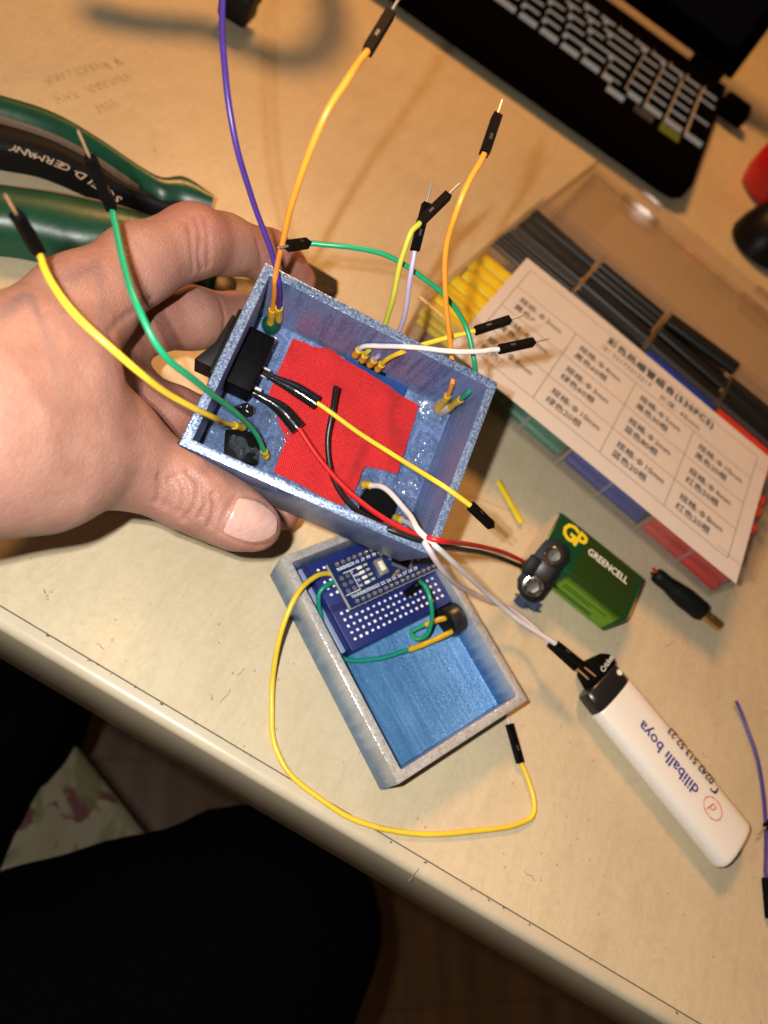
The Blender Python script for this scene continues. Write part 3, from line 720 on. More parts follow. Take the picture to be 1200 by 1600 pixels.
for k, (px, py, rx, ry, h, z) in enumerate(((452, 500, 8, 4.6, 3.0, FZ), (500, 525, 8.5, 4.2, 2.8, FZ), (545, 545, 6, 3.4, 3.0, FZ), (630, 598, 10, 4.6, 2.8, FZ), (672, 640, 6, 7, 2.4, FZ), (668, 705, 6, 9, 1.6, FZ), (715, 660, 4, 7, 1.8, FZ), (640, 760, 7, 5, 1.4, FZ),
        (420, 645, 8, 6, 2.2, FZ), (432, 695, 4.4, 7.5, 2.4, FZ), (380, 703, 9.0, 7.0, 7.2, FZ), (335, 670, 5, 5, 2.4, FZ), (590, 780, 9.5, 7.4, 3.4, FZ + .4), (645, 800, 5, 5, 2.0, FZ), (430, 545, 3.5, 6, 1.6, FZ))):
    c = bl(px, py, z); glue(c[0], c[1], rx, ry, h * (1.0 if h > 3.2 else 1.5), 40 + k, z).part('hot_glue', M['glue'], bx, 75)
# rocker switch through the left wall: body inside, bezel and rocker outside
sw0 = bl(383, 570, FZ + 8); sy = sw0[1]; XL = -BL / 2
mb = MB(); mb.box((XL + BT + 4.2, sy, -21.5), (8.4, 19.5, 12.4), bev=.5); mb.part('switch_body', M['blk'], bx)
mb = MB(); mb.box((XL - .95, sy, -17.5), (1.9, 22.5, 15.5), bev=.7); bz = mb.part('switch_bezel', M['blkmatt'], bx)
mb = MB(); mb.prism([(-9.2, 0), (9.2, 0), (9.2, 1.2), (-1.2, 2.2), (-9.2, 5.6)], -6.0, 6.0, bev=.4)
mb.v = [(XL - 1.8 - y, sy + x * .98, -17.5 + z) for x, y, z in mb.v]; mb.f = [q[::-1] for q in mb.f]; mb.part('rocker', M['blkmatt'], bx)
for k, (px, py) in enumerate(((405, 578), (390, 608))):    # solder tabs
    c = bl(px, py, FZ + 8); mb = MB(); mb.box((XL + BT + 9.6, c[1], FZ + 8), (3, 3.4, .8), bev=.15, seg=1); mb.part('switch_tab', M['pin'], bx)
mb = glue(XL + BT + 8, sy - 11.5, 7, 2.2, 2.4, 91); mb.part('black_glue', M['blkgloss'], bx, 75)
# push button bodies glued to the floor
def button(px, py, w, h, round_):
    c = bl(px, py, FZ + h * .6); mb = MB()
    if round_: mb.lathe([(w / 2 - .6, 0), (w / 2, .5), (w / 2, h - .5), (w / 2 - .6, h)], (c[0], c[1], FZ), n=26)
    mb.box((c[0], c[1], FZ + h * (.3 if round_ else .5)), (w * .82, w * .82, h * (.6 if round_ else 1)), rz(.35), bev=.5)
    mb.part('push_button', M['blk'], bx)
button(377, 700, 13, 5.2, False); button(590, 787, 12.5, 5.0, True)
# indicator lights: green dome in the far left corner, clear one at the far right
t = NT('green_lens'); t.set(col=(.012, .10, .075), rough=.12, trans=.55, spec=.6); M['lens'] = t.mat
c = bl(423, 510, FZ); mb = MB(); mb.lathe([(3.2, 0), (3.2, 2.2), (2.6, 3.6), (1.2, 4.4)], (c[0], c[1], FZ), n=20); mb.part('indicator_light', M['lens'], bx, 50, label='green indicator light')
t = NT('clear_lens'); t.set(col=(.80, .60, .48), rough=.08, trans=.6, spec=.7); M['lens2'] = t.mat
c = bl(690, 637, FZ + 1); mb = MB(); mb.lathe([(3.1, 0), (3.1, 4.2), (2.5, 5.4), (1.1, 6)], (c[0], c[1], FZ), n=20); mb.part('indicator_light', M['lens2'], bx, 50, label='clear indicator light')
# the edge of a blue sensor board showing beneath the cloth, with its four-pin strip
t = pmat('blue_board', (.01, .045, .17), .35, var=(5, .2)); M['board'] = t
c = bl(588, 584, FZ + 1.2); R_ = axes(bl(600, 592, FZ) - bl(548, 566, FZ), (0, 0, 1))
mb = MB(); mb.box(c, (24, 7, 1.5), R_, bev=.15, seg=1); mb.part('sensor_board', M['board'], bx)
mb = MB(); mb.box(c + R_ @ np.array([-2.2, 1.4, 1.6]), (10.4, 2.5, 2.4), R_, bev=.2, seg=1); mb.part('pin_strip', M['blk'], bx)

# black heat-shrink boots on the two switch leads
def boot(parent, o, pts, rr):
    P = spline([resolve(p) for p in pts], 6); r = np.interp(np.linspace(0, 1, len(P)), np.linspace(0, 1, len(rr)), rr)
    mb = MB(); mb.tube(P - o, r, 14, sq=.8); mb.part('black_sleeve', M['blkgloss'], parent, 60)
t = wire('yellow wire running from the black switch sleeve across the red cloth', [('b', 408, 580, FZ + 8), ('b', 450, 604, FZ + 8.5), ('b', 493, 628, FZ + 9), ('b', 560, 675, FZ + 13), ('b', 640, 727, FZ + 24), ('b', 690, 757, 3), (735, 790, 72)],
         'yellow', conn=((735, 790, 72), (783, 836, 60)))
boot(t, resolve(('b', 408, 580, FZ + 8)), [('b', 404, 577, FZ + 8), ('b', 430, 592, FZ + 8.4), ('b', 462, 608, FZ + 8.7), ('b', 495, 629, FZ + 9)], [1.1, 1.5, 2.5, 2.7])
# snap lead: red and black wires, plate, contacts
sA, sB = at(866, 868, 22.5), at(833, 917, 12.5)
sx = n_(sA - sB); sn = n_(np.array([-.12, -.30, 1.0]) - sx * (np.array([-.12, -.30, 1.0]) @ sx)); SR = np.stack([sx, np.cross(sn, sx), sn], 1)
SN = Fr((sA + sB) / 2 - sn * 2.2, SR)
snap = thing('battery_snap', 'black battery snap lead with red and black wires, leaning on the green battery', 'battery connector', SN)
sp_ = np.linalg.norm(sA - sB)
pl = [(sp_ / 2 + 6.3 * math.cos(a), 6.3 * math.sin(a)) for a in np.linspace(-1.35, 1.35, 12)] + [(3.0, 6.2), (-3.0, 6.2)] + [(-sp_ / 2 - 6.3 * math.cos(a), 6.3 * math.sin(a)) for a in np.linspace(1.35, -1.35, 12)] + [(-3.5, -6.0), (3.5, -6.0)]
pl = [(x + RNG.normal(0, .22), y + RNG.normal(0, .22)) for x, y in pl]
mb = MB(); mb.prism(pl, -2.6, 0, bev=.25); mb.part('snap_plate', M['blkmatt'], snap)
for k in range(7):
    a = RNG.uniform(0, 6.28); mb = MB(); mb.box((RNG.uniform(-5, 5), RNG.choice((-1, 1)) * RNG.uniform(3.5, 6.2), RNG.uniform(-1.0, .7)), RNG.uniform((1.2, .5, .5), (3.5, 1.2, 1.4)), rz(a), bev=.2, seg=1); mb.part('torn_edge', M['blkgloss'], snap)
mb = MB(); mb.box((0, -.5, .35), (sp_ - 8.6, 7.0, .8), bev=.25); mb.part('centre_strip', pmat('brown_backing', (.022, .012, .008), .4), snap)
wd = SN.loc(at(812, 876, 14)); mb = MB(); mb.box((wd[0] * .55, 4.6 if wd[1] > 0 else -4.6, -1.0), (8.5, 5.5, 3.8), bev=.8); mb.part('cable_clamp', M['blkmatt'], snap)
mb = MB(); mb.lathe([(3.9, -.2), (4.1, .35), (3.4, .7), (3.1, 2.0), (3.35, 2.8), (2.9, 3.1), (2.6, 2.4), (2.4, .8), (.4, .7)], (sp_ / 2, 0, 0), n=24); mb.part('stud_contact', M['chrome'], snap, 40)
mb = MB(); mb.lathe([(3.9, -.2), (4.2, .3), (3.0, .6), (2.4, .5), (.4, .5)], (-sp_ / 2, 0, 0), n=24)
for k in range(6):
    a = k * math.pi / 3 + .2; ca, sa = math.cos(a), math.sin(a); Rk = np.array([[ca, -sa, 0], [sa, ca, 0], [0, 0, 1.0]])
    P = [Rk @ np.array([x, y, z]) + np.array([-sp_ / 2, 0, 0]) for (x, z) in ((2.4, .4), (3.2, 1.8), (3.0, 3.2), (3.9, 3.7)) for y in (-1.25, 1.25)]
    mb.add(P + [p * 1 + np.array([0, 0, -.01]) for p in []], [(0, 1, 3, 2), (2, 3, 5, 4), (4, 5, 7, 6)])
so = mb.part('socket_contact', M['chrome'], snap, 40)
def snap_wire(name, pts, col, r):
    P = clear_of_box(spline([resolve(p) for p in pts], 8), r); L = [SN.loc(p) for p in P]; mb = MB(); mb.tube(L, r, 10); return mb.part(name, W_[col], snap, 60)
snap_wire('red_lead', [('b', 466, 668, FZ + 7.5), ('b', 500, 718, FZ + 9), ('b', 545, 768, FZ + 13), ('b', 592, 805, FZ + 19), ('b', 640, 831, FZ + 28), (684, 844, 67), (722, 849, 55), (757, 855, 39), (790, 864, 25), (816, 876, 16)], 'red', .85)
snap_wire('black_lead', [('b', 525, 604, FZ + 14), ('b', 520, 640, FZ + 9), ('b', 512, 690, FZ + 6), ('b', 520, 745, FZ + 6), ('b', 545, 786, FZ + 9), ('b', 585, 815, FZ + 16), ('b', 640, 839, 0), (690, 853, 63), (724, 859, 50), (755, 864, 35), (787, 874, 21), (812, 884, 14)], 'black', .95)
P = spline([resolve(p) for p in [('b', 386, 609, FZ + 8), ('b', 412, 622, FZ + 8), ('b', 440, 640, FZ + 7.6), ('b', 466, 670, FZ + 7.5)]], 6)
mb = MB(); mb.tube([SN.loc(p) for p in P], np.interp(np.linspace(0, 1, len(P)), [0, .4, .7, 1], [1.1, 1.6, 2.5, 2.7]), 14); mb.part('black_sleeve', M['blkgloss'], snap, 60)

# jumper wires
wire('purple jumper wire rising from the far left corner of the box, out of the frame', [('b', 436, 500, FZ + 4), ('b', 437, 462, FZ + 14), ('b', 428, 405, FZ + 36), (402, 330, 102), (371, 220, 118), (355, 110, 129), (350, 0, 136), (352, -60, 140)], 'purple', sleeve=9, conn=((352, -60, 140), (356, -140, 146)))
wire('orange jumper wire rising from the far left corner of the box past the fingers', [('b', 422, 512, FZ + 1), ('b', 426, 470, FZ + 14), ('b', 428, 432, FZ + 27), (441, 375, 102), (466, 285, 122), (502, 190, 138), (545, 120, 146), (574, 80, 149)], 'orange', sleeve=11, conn=((574, 80, 149), (633, -18, 155)))
wire('orange jumper wire from the clear light at the box right end, plug near the laptop', [('b', 684, 640, FZ + 3), ('b', 706, 604, FZ + 13), ('b', 704, 545, FZ + 26), (696, 470, 98), (700, 385, 116), (718, 318, 128), (757, 240, 137)], 'orange', sleeve=11, conn=((757, 240, 137), (787, 150, 142)))
wire('green jumper wire arching from the box right end back to the far rim', [('b', 700, 640, FZ + 3), ('b', 738, 603, FZ + 16), ('b', 739, 565, FZ + 25), (724, 508, 86), (696, 465, 92), (652, 428, 96), (600, 397, 98), (540, 383, 97), (480, 380, 94)], 'green', sleeve=12, conn=((480, 380, 94), (432, 387, 103)))
wire('yellow jumper wire from the near left button, plug beyond the knuckles', [('b', 380, 668, FZ + 5), ('b', 350, 660, FZ + 18), (330, 650, 74), (268, 617, 88), (200, 567, 101), (124, 500, 106), (84, 445, 106), (60, 394, 104)], 'yellow', sleeve=7, conn=((60, 394, 104), (30, 342, 115.5)), copper=True)
wire('green jumper wire from the near left button over the hand, plug above pliers', [('b', 416, 714, FZ + 4), ('b', 403, 685, FZ + 12), ('b', 372, 650, FZ + 26), (310, 600, 88), (252, 548, 101), (214, 480, 106), (190, 400, 104), (175, 326, 102)], 'green', sleeve=3, conn=((175, 326, 102), (148, 264, 112)), copper=True)
wire('lime yellow jumper wire curving up from the pin strip to a black plug', [('b', 566, 563, FZ + 3), ('b', 580, 545, FZ + 8), ('b', 600, 515, FZ + 17), (617, 455, 92), (630, 400, 103), (643, 366, 109), (656, 348, 111)], 'lime', sleeve=5.5, conn=((656, 348, 111), (702, 303, 115)))
wire('grey lilac jumper wire curving up from the pin strip to a black plug', [('b', 578, 570, FZ + 3), ('b', 596, 553, FZ + 8), ('b', 618, 530, FZ + 16), (634, 488, 86), (641, 440, 97), (648, 392, 104)], 'lilac', sleeve=5.5, conn=((648, 392, 104), (664, 328, 111)))
wire('white jumper wire lying level over the far rim, plug over the paper label', [('b', 555, 555, FZ + 3), ('b', 565, 542, FZ + 9), ('b', 605, 540, FZ + 19), (660, 543, 83), (720, 549, 88), (779, 546, 90)], 'white', sleeve=5.5, conn=((779, 546, 90), (850, 531, 92)))
wire('yellow jumper wire from the pin strip over the far rim, plug above the label', [('b', 590, 577, FZ + 3), ('b', 602, 563, FZ + 9), ('b', 640, 546, FZ + 20), (700, 528, 82), (742, 517, 86)], 'yellow', sleeve=5.5, conn=((742, 517, 86), (801, 498, 89)))
wire('white wire from the near right button, upper black plug on the lighter', [('b', 568, 757, FZ + 3), ('b', 598, 760, FZ + 10), ('b', 636, 800, FZ + 24), ('b', 656, 832, 2), (697, 869, 60), (738, 905, 42), (766, 930, 29), (808, 966, 19), (868, 1006, 16)], 'white', r=.95, sleeve=3.5, conn=((868, 1006, 16), (925, 1052, 15.5)), copper=True)
wire('pinkish white wire from the near right button, its plug beneath the other on the lighter', [('b', 618, 808, FZ + 3), ('b', 643, 822, FZ + 14), ('b', 667, 856, 3), (689, 889, 57), (716, 915, 40), (755, 934, 22), (798, 952, 10), (838, 984, 9), (858, 1005, 12)], 'pinkwhite', r=.95, sleeve=4.5, conn=((858, 1005, 12), (914, 1056, 13)), copper=True)

# ------------------------------------------------------------------ the lower tray with its electronics
TR = Fr((57.7, 75.0, 0), rz(1.129)); TW, TL, TH = 59.9, 83.9, 16.0
# local: x along the short side, y along the long side; the near-right corner of the photo is the origin
tr = thing('printed_tray', 'open shallow tray of blue print with silvery rim lying on the table', 'tray', TR)
mb = MB(); bm = shell(TW, TL, TH, 3.3, 2.2, bev=.5)
def pick2(n, c):
    if n.z > .6: return 0 if c.z > -3 else 1
    return 2
assign(bm, pick2, mb); mb.v = [(x + TW / 2, y + TL / 2, z + TH) for x, y, z in mb.v]
mb.part('tray_shell', [M['tray_rim'], M['tray_floor'], M['tray_wall']], tr, 30)
BB = Fr((*at(555, 998.2, 11.0)[:2], 0), rz(1.133))
bbm = pmat('navy_plastic', (.010, .018, .125), .38, var=(12, .1), bump=(1.5, .02))
Z0, Z1 = 2.25, 11.0
br = thing('breadboard', 'small navy blue solderless breadboard with contact holes glinting white inside the tray', 'breadboard', BB)
mb = MB(); w, d = 47.0, 35.0; x0, y0 = -3.2, -3.5
mb.box((x0 + w / 2, y0 + d / 2, (Z0 + Z1) / 2), (w, d, Z1 - Z0), bev=.35)
mb.part('board_body', bbm, br)
hole = pmat('glinting_contact', (.80, .80, .78), .3, spec=.6)  # metal contacts in the holes, their flash glint painted as pale colour
mb = MB()
for j in range(10):
    for i in range(17):
        y = j * 2.54 + (7.62 - 2.54 if j > 4 else 0); mb.box((i * 2.54, y, Z1 + .02), (1.0 + RNG.uniform(-.15, .1), .95 + RNG.uniform(-.25, .1), .1), rz(.3 * RNG.uniform(-1, 1)), bev=.0)
mb.part('contact_hole', hole, br, 0, kind='stuff')
mb = MB(); mb.box((x0 + w / 2, 12.7, Z1 + .01), (w - .6, 2.6, .06)); mb.part('centre_channel', pmat('groove_shade', (.006, .01, .07), .6), br, 0)  # flat strip, the groove's shade painted in as darker navy
mb = MB(); mb.box((x0 - 1.1, y0 + d / 2 + 1, 4.6), (2.0, d - 1, 4.4), bev=.4); mb.part('side_rail', pmat('grey_blue_foam_tape', (.20, .26, .42), .5), br)
# microcontroller board on its two pin rows
NB = Fr(BB.w((*BB.plane(548.5, 951, 15.2)[:2], 0)), BB.R)
mc = thing('microcontroller_board', 'dark blue microcontroller board plugged into the navy breadboard, partly beneath the held box', 'circuit board', NB)
PZ1 = 15.2; pcb = pmat('pcb_blue', (.008, .020, .085), .33, var=(4, .2)); silk = pmat('silkscreen', (.78, .80, .82), .6); tin = pmat('solder', (.60, .58, .54), .3, .9, var=(1.0, .3), bump=(.7, .1))
mb = MB(); mb.box((22.2, 9, PZ1 - .8), (44.4, 18, 1.6), bev=.08, seg=1); mb.part('circuit_plate', pcb, mc)
mb = MB(); mb.box((22.2, -.06, PZ1 - .8), (44.6, .14, 1.5)); mb.box((-.06, 9, PZ1 - .8), (.14, 18, 1.5)); mb.part('plate_edge', pmat('fibre_edge', (.46, .43, .36), .6), mc, 0)
for yy in (1.5, 16.7):
    mb = MB(); mb.box((22.2, yy, (Z1 + PZ1 - 1.6) / 2), (38.4, 2.4, PZ1 - 1.6 - Z1 - .05), bev=.1, seg=1); mb.part('pin_header', M['blk'], mc)
mb = MB(); mb.lathe([(.95, 0), (.85, .25), (.35, .75), (.3, 1.15), (.12, 1.3)], n=10); PADM = mb.mesh('solder_pad', tin)
mb = MB(); mb.lathe([(.92, 0), (.92, .06), (.45, .07), (.42, .03)], n=12); VIAM = mb.mesh('via_ring', tin)
for i in range(15):
    for yy in (1.5, 16.7): add_mesh(PADM, 'solder_pad', mc, Fr((3.6 + i * 2.54, yy, PZ1)))
for i, s_ in enumerate(("TX1", "RX0", "RST", "GND", "D2", "D3", "D4", "D5", "D6", "D7", "D8", "D9")):
    text(s_, 1.75, (3.6 + i * 2.54, 3.0, PZ1 + .05), (1, 0, 0), (0, 1, 0), silk, mc, align='CENTER', bold=.02, sx=.8)
for i, s_ in enumerate(("VIN", "GND", "RST", "5V", "A7", "A6", "A5", "A4", "A3", "A2")):
    text(s_, 1.75, (3.6 + i * 2.54, 15.3, PZ1 + .05), (-1, 0, 0), (0, -1, 0), silk, mc, align='CENTER', bold=.02, sx=.8)
mb = MB()
for (a, b, c_, d_) in ((.8, 4.9, 6.3, .22), (6.9, 4.9 + 3.9, .22, 8.0), (3.9, 12.7, 6.0, .22)):
    mb.box((a + c_ / 2 if c_ > 1 else a, b, PZ1 + .03), (c_, d_, .04))
mb.part('header_outline', silk, mc, 0)
for i in range(2):
    for j in range(3): add_mesh(VIAM, 'via_ring', mc, Fr((2.4 + i * 2.7, 6.2 + j * 2.54, PZ1 + .01)))
ledb = pmat('led_body', (.74, .72, .62), .35)
for k, s_ in enumerate(("RX", "TX", "PWR", "L")):
    y = 6.2 + k * 2.0
    mb = MB(); mb.box((10.6, y, PZ1 + .4), (2.1, 1.15, .8), bev=.2); mb.part('status_light', ledb, mc)
    mb = MB(); mb.box((13.4, y + .2, PZ1 + .25), (1.6, .85, .5), bev=.08, seg=1); mb.part('resistor', pmat('ceramic' + str(k), (.42, .40, .37), .4), mc)
    text(s_, 1.4, (7.4, y - .5, PZ1 + .05), (1, 0, 0), (0, 1, 0), silk, mc, bold=.02, sx=.75)
mb = MB(); mb.box((18.4, 9.2, PZ1 + .8), (3.6, 6.2, 1.6), bev=.2); rb = mb.part('reset_button', pmat('button_can', (.52, .50, .46), .3, .7), mc)
mb = MB(); mb.box((18.4, 9.2, PZ1 + 1.9), (2.0, 3.9, .9), bev=.35); mb.part('button_cap', pmat('ivory_cap', (.74, .70, .58), .4), rb)
mb = MB(); mb.box((0, 0, .55), (7, 7, 1.0), bev=.12, seg=1); CR = rz(.785); chip = mb.part('chip', M['blk'], mc); chip.matrix_basis = Fr((28.5, 9.6, PZ1 + .08), CR).M()
mb = MB(); mb.box((.65, 0, .15), (1.3, .32, .14)); LEGM = mb.mesh('chip_leg', M['pin'], 0)
for s_ in range(4):
    for k in range(8): add_mesh(LEGM, 'chip_leg', chip, Fr(rz(s_ * math.pi / 2) @ np.array([3.5, -2.8 + .8 * k, .1]), rz(s_ * math.pi / 2)))
for (x, y, a, b) in ((24.0, 3.9 + 1.4, 1.9, 1.0), (21.8, 13.6, 1.7, .9), (24.5, 14.0, 1.5, .8), (34.5, 6.0, 1.6, .9), (22.0, 4.6, 1.4, .8)):
    mb = MB(); mb.box((x, y, PZ1 + .3), (a, b, .6), rz(.2), bev=.08, seg=1); mb.part('capacitor', pmat('cap_tan%d' % int(x * 10 + y), (.28, .19, .12), .45), mc)
text("NANO", 2.2, (23.6, 12.4, PZ1 + .05), (.5, .866, 0), (-.866, .5, 0), silk, mc, bold=.03)
# buzzer lying on its side
bz_a, bz_b = at(697, 974, 8), at(729, 955, 8.6); ax_ = n_(bz_b - bz_a); BF = Fr(bz_a, np.roll(axes(ax_, (0, 0, 1)), -1, axis=1))
bzz = thing('buzzer', 'small black cylindrical buzzer lying on its side beside the breadboard', 'buzzer', BF)
mb = MB(); mb.lathe([(4.6, 0), (5.7, .5), (5.9, 1.0), (5.9, 8.6), (5.4, 9.2), (1.5, 9.2), (1.3, 8.4)], n=32); mb.part('buzzer_can', pmat('satin_black', (.012, .013, .013), .33, bump=(2, .04)), bzz, 40)
mb = MB(); mb.lathe([(5.0, -.35), (4.9, .02)], n=28); mb.part('resin_base', M['blkmatt'], bzz)
wire('green lead curling from the buzzer to a black plug in the breadboard', [(697, 965, 10), (676, 973, 9), (655, 982, 7), (644, 990, 6), (650, 998, 7), (663, 996, 9), (674, 975, 15), (674, 940, 22), (664, 914, 22), (655, 908, 19)], 'green', r=.8, sleeve=9, name='buzzer_lead', group='buzzer leads', sl_r=1.0)
pz_ = bpy.data.objects['buzzer_lead']; o = resolve((697, 965, 10))
f_ = Fr(at(658, 909, 18.5) - o, axes(at(636, 926, 18.0) - at(658, 909, 18.5), (0, 0, 1))); h_ = add_mesh(HOUS, 'connector', pz_, f_); h_.scale = (.58, 1, 1); add_mesh(LATCH, 'latch', h_, Fr())
wire('teal green lead from the buzzer running along the breadboard side to the circuit board', [(707, 986, 9), (676, 1001, 7), (632, 1017, 5), (585, 1028, 4), (540, 1028, 4), (515, 1000, 5), (501, 962, 8), (498, 935, 12), (505, 921, 14), (526, 906, 13.5)], 'teal', r=.85, sleeve=19, name='buzzer_lead', group='buzzer leads', sl_r=1.0)
wire('long yellow jumper wire looping from the circuit board across the front of the table', [(520, 895, 13), (497, 901, 17), (470, 926, 20), (447, 975, 16), (431, 1050, 5), (428, 1110, 1.2), (433, 1165, 1), (455, 1207, 1), (500, 1247, 1), (560, 1284, 1), (640, 1301, 1), (740, 1297, 1), (808, 1289, 1), (831, 1276, 1), (834, 1250, 1), (824, 1216, 1.2), (814, 1192, 1.6)],
     'yellow', r=.92, conn=None, n=8)
yw = [o_ for o_ in bpy.data.objects if o_.name.startswith('jumper_wire') and 'label' in o_ and 'looping' in o_['label']][0]
connector(yw, at(813, 1192, 1.8), at(800, 1146, 2.4), resolve((520, 895, 13)))

# ------------------------------------------------------------------ nine-volt battery
BA = Fr((59.5, 187.4, 0), rz(.011))
bat = thing('battery', 'green nine-volt battery with yellow letters lying beside the clear storage box', 'battery', BA)
t = NT('battery_wrap'); sp = t.n('ShaderNodeSeparateXYZ'); t.l(t.coord(), sp.inputs[0])
xr = t.n('ShaderNodeMapRange'); xr.inputs[1].default_value = 15.5 * S; xr.inputs[2].default_value = 17 * S; t.l(sp.outputs[0], xr.inputs[0])
yr = t.n('ShaderNodeMapRange'); yr.inputs[1].default_value = 15.8 * S; yr.inputs[2].default_value = 11.5 * S; t.l(sp.outputs[2], yr.inputs[0])
xe = t.n('ShaderNodeMapRange'); xe.inputs[1].default_value = 44 * S; xe.inputs[2].default_value = 43.3 * S; t.l(sp.outputs[0], xe.inputs[0])
lime = t.mix(yr.outputs[0], (.019, .046, .006), (.13, .30, .009))
c = t.mix(t.math('MULTIPLY', xr.outputs[0], xe.outputs[0]), (.005, .055, .018), lime)
t.set(col=c, rough=.28, spec=.5, metal=.15, normal=t.bump(t.noise(t.coord(), 8, 3), .08)); wrap = t.mat
mb = MB()
rp = lambda w, h_, r_, n=5: [(sx_ * (w / 2 - r_) + r_ * math.cos(a), sy_ * (h_ / 2 - r_) + r_ * math.sin(a)) for (sx_, sy_, a0) in ((1, 1, 0), (-1, 1, 1), (-1, -1, 2), (1, -1, 3)) for a in np.linspace(a0 * math.pi / 2, (a0 + 1) * math.pi / 2, n)]
sec = rp(26, 17.2, 2.8); N = len(sec); xs = [0.0, .5, 1.0, 45.0, 45.6, 46]; ins = [.45, .1, 0, 0, .15, .7]
V = [(x, 13 + y * (1 - 2 * i_ / 26), 8.6 + z * (1 - 2 * i_ / 17)) for x, i_ in zip(xs, ins) for y, z in sec]
mb.add(V, [(i * N + k, i * N + (k + 1) % N, (i + 1) * N + (k + 1) % N, (i + 1) * N + k) for i in range(len(xs) - 1) for k in range(N)] + [tuple(range((len(xs) - 1) * N, len(xs) * N)), tuple(range(N))[::-1]])
mb.part('battery_can', wrap, bat, 40)
mb = MB(); mb.prism(rp(24.0, 15.2, 2.4), -.25, .0); mb.v = [(-.02 + z, 13 + x, 8.6 + y) for x, y, z in mb.v]; cap = mb.part('end_cap', pmat('pale_end_cap', (.62, .56, .46), .45), bat)
yel = pmat('yellow_print', (.72, .58, .02), .35); whi = pmat('white_print', (.72, .74, .70), .4); dkp = pmat('dark_print', (.008, .03, .01), .5)
text("GP", 12.5, (3.6, 14.6, 17.26), (1, -.06, 0), (.06, 1, 0), yel, bat, bold=.38, sx=.82, space=.86)
text("GREENCELL", 5.0, (18.2, 15.2, 17.26), (1, 0, 0), (0, 1, 0), whi, bat, bold=.10, sx=.80)
mb = MB()
for k, (a, b, y) in enumerate(((19, 34, 12.2), (19, 31, 10.4), (24, 41, 8.6))): mb.box(((a + b) / 2, y, 17.23), (b - a, .55, .03))
mb.part('small_print', dkp, bat, 0)
mb = MB()
for k, (a, b, z) in enumerate(((18, 40, 10.5), (18, 33, 8.8), (4, 36, 5.6), (4, 36, 4.4))): mb.box(((a + b) / 2, -.03, z), (b - a, .04, .7))
mb.part('side_print', dkp, bat, 0)

# ------------------------------------------------------------------ lighter
la, lb_ = at(960, 1087, 8), at(1149, 1317, 8); la[2] = lb_[2] = 0; LX = n_(lb_ - la); LG = Fr(la, axes(LX, (0, 0, 1)))
Ll = np.linalg.norm(lb_ - la) + 1.5
lig = thing('lighter', 'white plastic pocket lighter with blue and black print, black head', 'lighter', LG)
t = NT('milky_plastic'); t.set(col=(.74, .71, .66), rough=.34, sss=.35, sssr=(1, .9, .7), ssss=.004, spec=.45); milk = t.mat
sec = [(11.9 * math.copysign(abs(math.cos(a)) ** .75, math.cos(a)), 5.4 * math.copysign(abs(math.sin(a)) ** .62, math.sin(a))) for a in np.linspace(0, 2 * math.pi, 40, endpoint=False)]; N = 40
xs = [0, .4, 1.2, Ll - 2.2, Ll - 1.0, Ll - .3, Ll]; sc_ = [.97, .99, 1, 1, .985, .95, .88]
mb = MB(); mb.add([(x, y * q, 5.5 + z * q) for x, q in zip(xs, sc_) for y, z in sec], [(i * N + k, i * N + (k + 1) % N, (i + 1) * N + (k + 1) % N, (i + 1) * N + k) for i in range(len(xs) - 1) for k in range(N)] + [tuple(range(N))[::-1], tuple(range((len(xs) - 1) * N, len(xs) * N))])
mb.part('lighter_body', milk, lig, 45)
mb = MB(); mb.add([(x, y * q, 5.5 + z * q) for x, q in zip([-8.5, -8, -.3, 0], [.90, .95, .97, .94]) for y, z in sec], [(i * N + k, i * N + (k + 1) % N, (i + 1) * N + (k + 1) % N, (i + 1) * N + k) for i in range(3) for k in range(N)] + [tuple(range(N))[::-1], tuple(range(3 * N, 4 * N))])
hd = mb.part('lighter_head', pmat('head_black', (.012, .012, .012), .28, bump=(3, .05)), lig, 45)
mb = MB(); mb.prism([(-17, 2), (-14.5, -3.5), (-8.2, -5), (-8.2, 11.0), (-12.5, 11.3), (-15.2, 8)], 1.2, 9.6, bev=.8); mb.part('push_key', M['blk'], hd)
mb = MB(); mb.lathe([(1.25, 0), (1.25, .12)], (-5.2, 7.6, 10.55), n=14); mb.part('round_dot', whi, lig)
text("Cricket", 3.1, (-9.6, 1.2, 10.3), (-.1, 1, 0), (-1, -.1, 0), whi, lig, bold=.04)
blu = pmat('blue_print', (.03, .03, .22), .4); bkp = pmat('black_print', (.015, .015, .02), .4); orp = pmat('orange_print', (.70, .12, .04), .4)
def deck(px, py): return LG.plane(px, py, 10.95)
d0 = deck(1094, 1232); text("diliballı boya", 7.0, (d0[0], d0[1] - .2, 10.97), (-1, 0, 0), (0, -1, 0), blu, lig, bold=.1, sx=.94)
d1 = deck(1117, 1219); text("0242 513 52 23", 4.2, (d1[0], d1[1], 10.86), (-1, 0, 0), (0, -1, -.06), bkp, lig, bold=.08, sx=.96)
d2 = deck(1117, 1229); mb = MB(); P = [(d2[0] + 1.6 * math.cos(a), d2[1] - .6 + 1.9 * math.sin(a), 10.86) for a in np.linspace(-2.2, .7, 9)]; stroke(mb, [p[:2] for p in P], .8, 10.87); mb.part('phone_mark', bkp, lig, 0)
d3 = deck(1114, 1263); mb = MB(); stroke(mb, [(d3[0] + 4.4 * math.cos(a), d3[1] + 3.9 * math.sin(a)) for a in np.linspace(0, 2 * math.pi, 40)], .42, 10.97); mb.part('ring_mark', orp, lig, 0)
text("d", 6.0, (d3[0] + 1.7, d3[1] + 1.7, 10.97), (-1, 0, 0), (0, -1, 0), orp, lig, italic=.25)

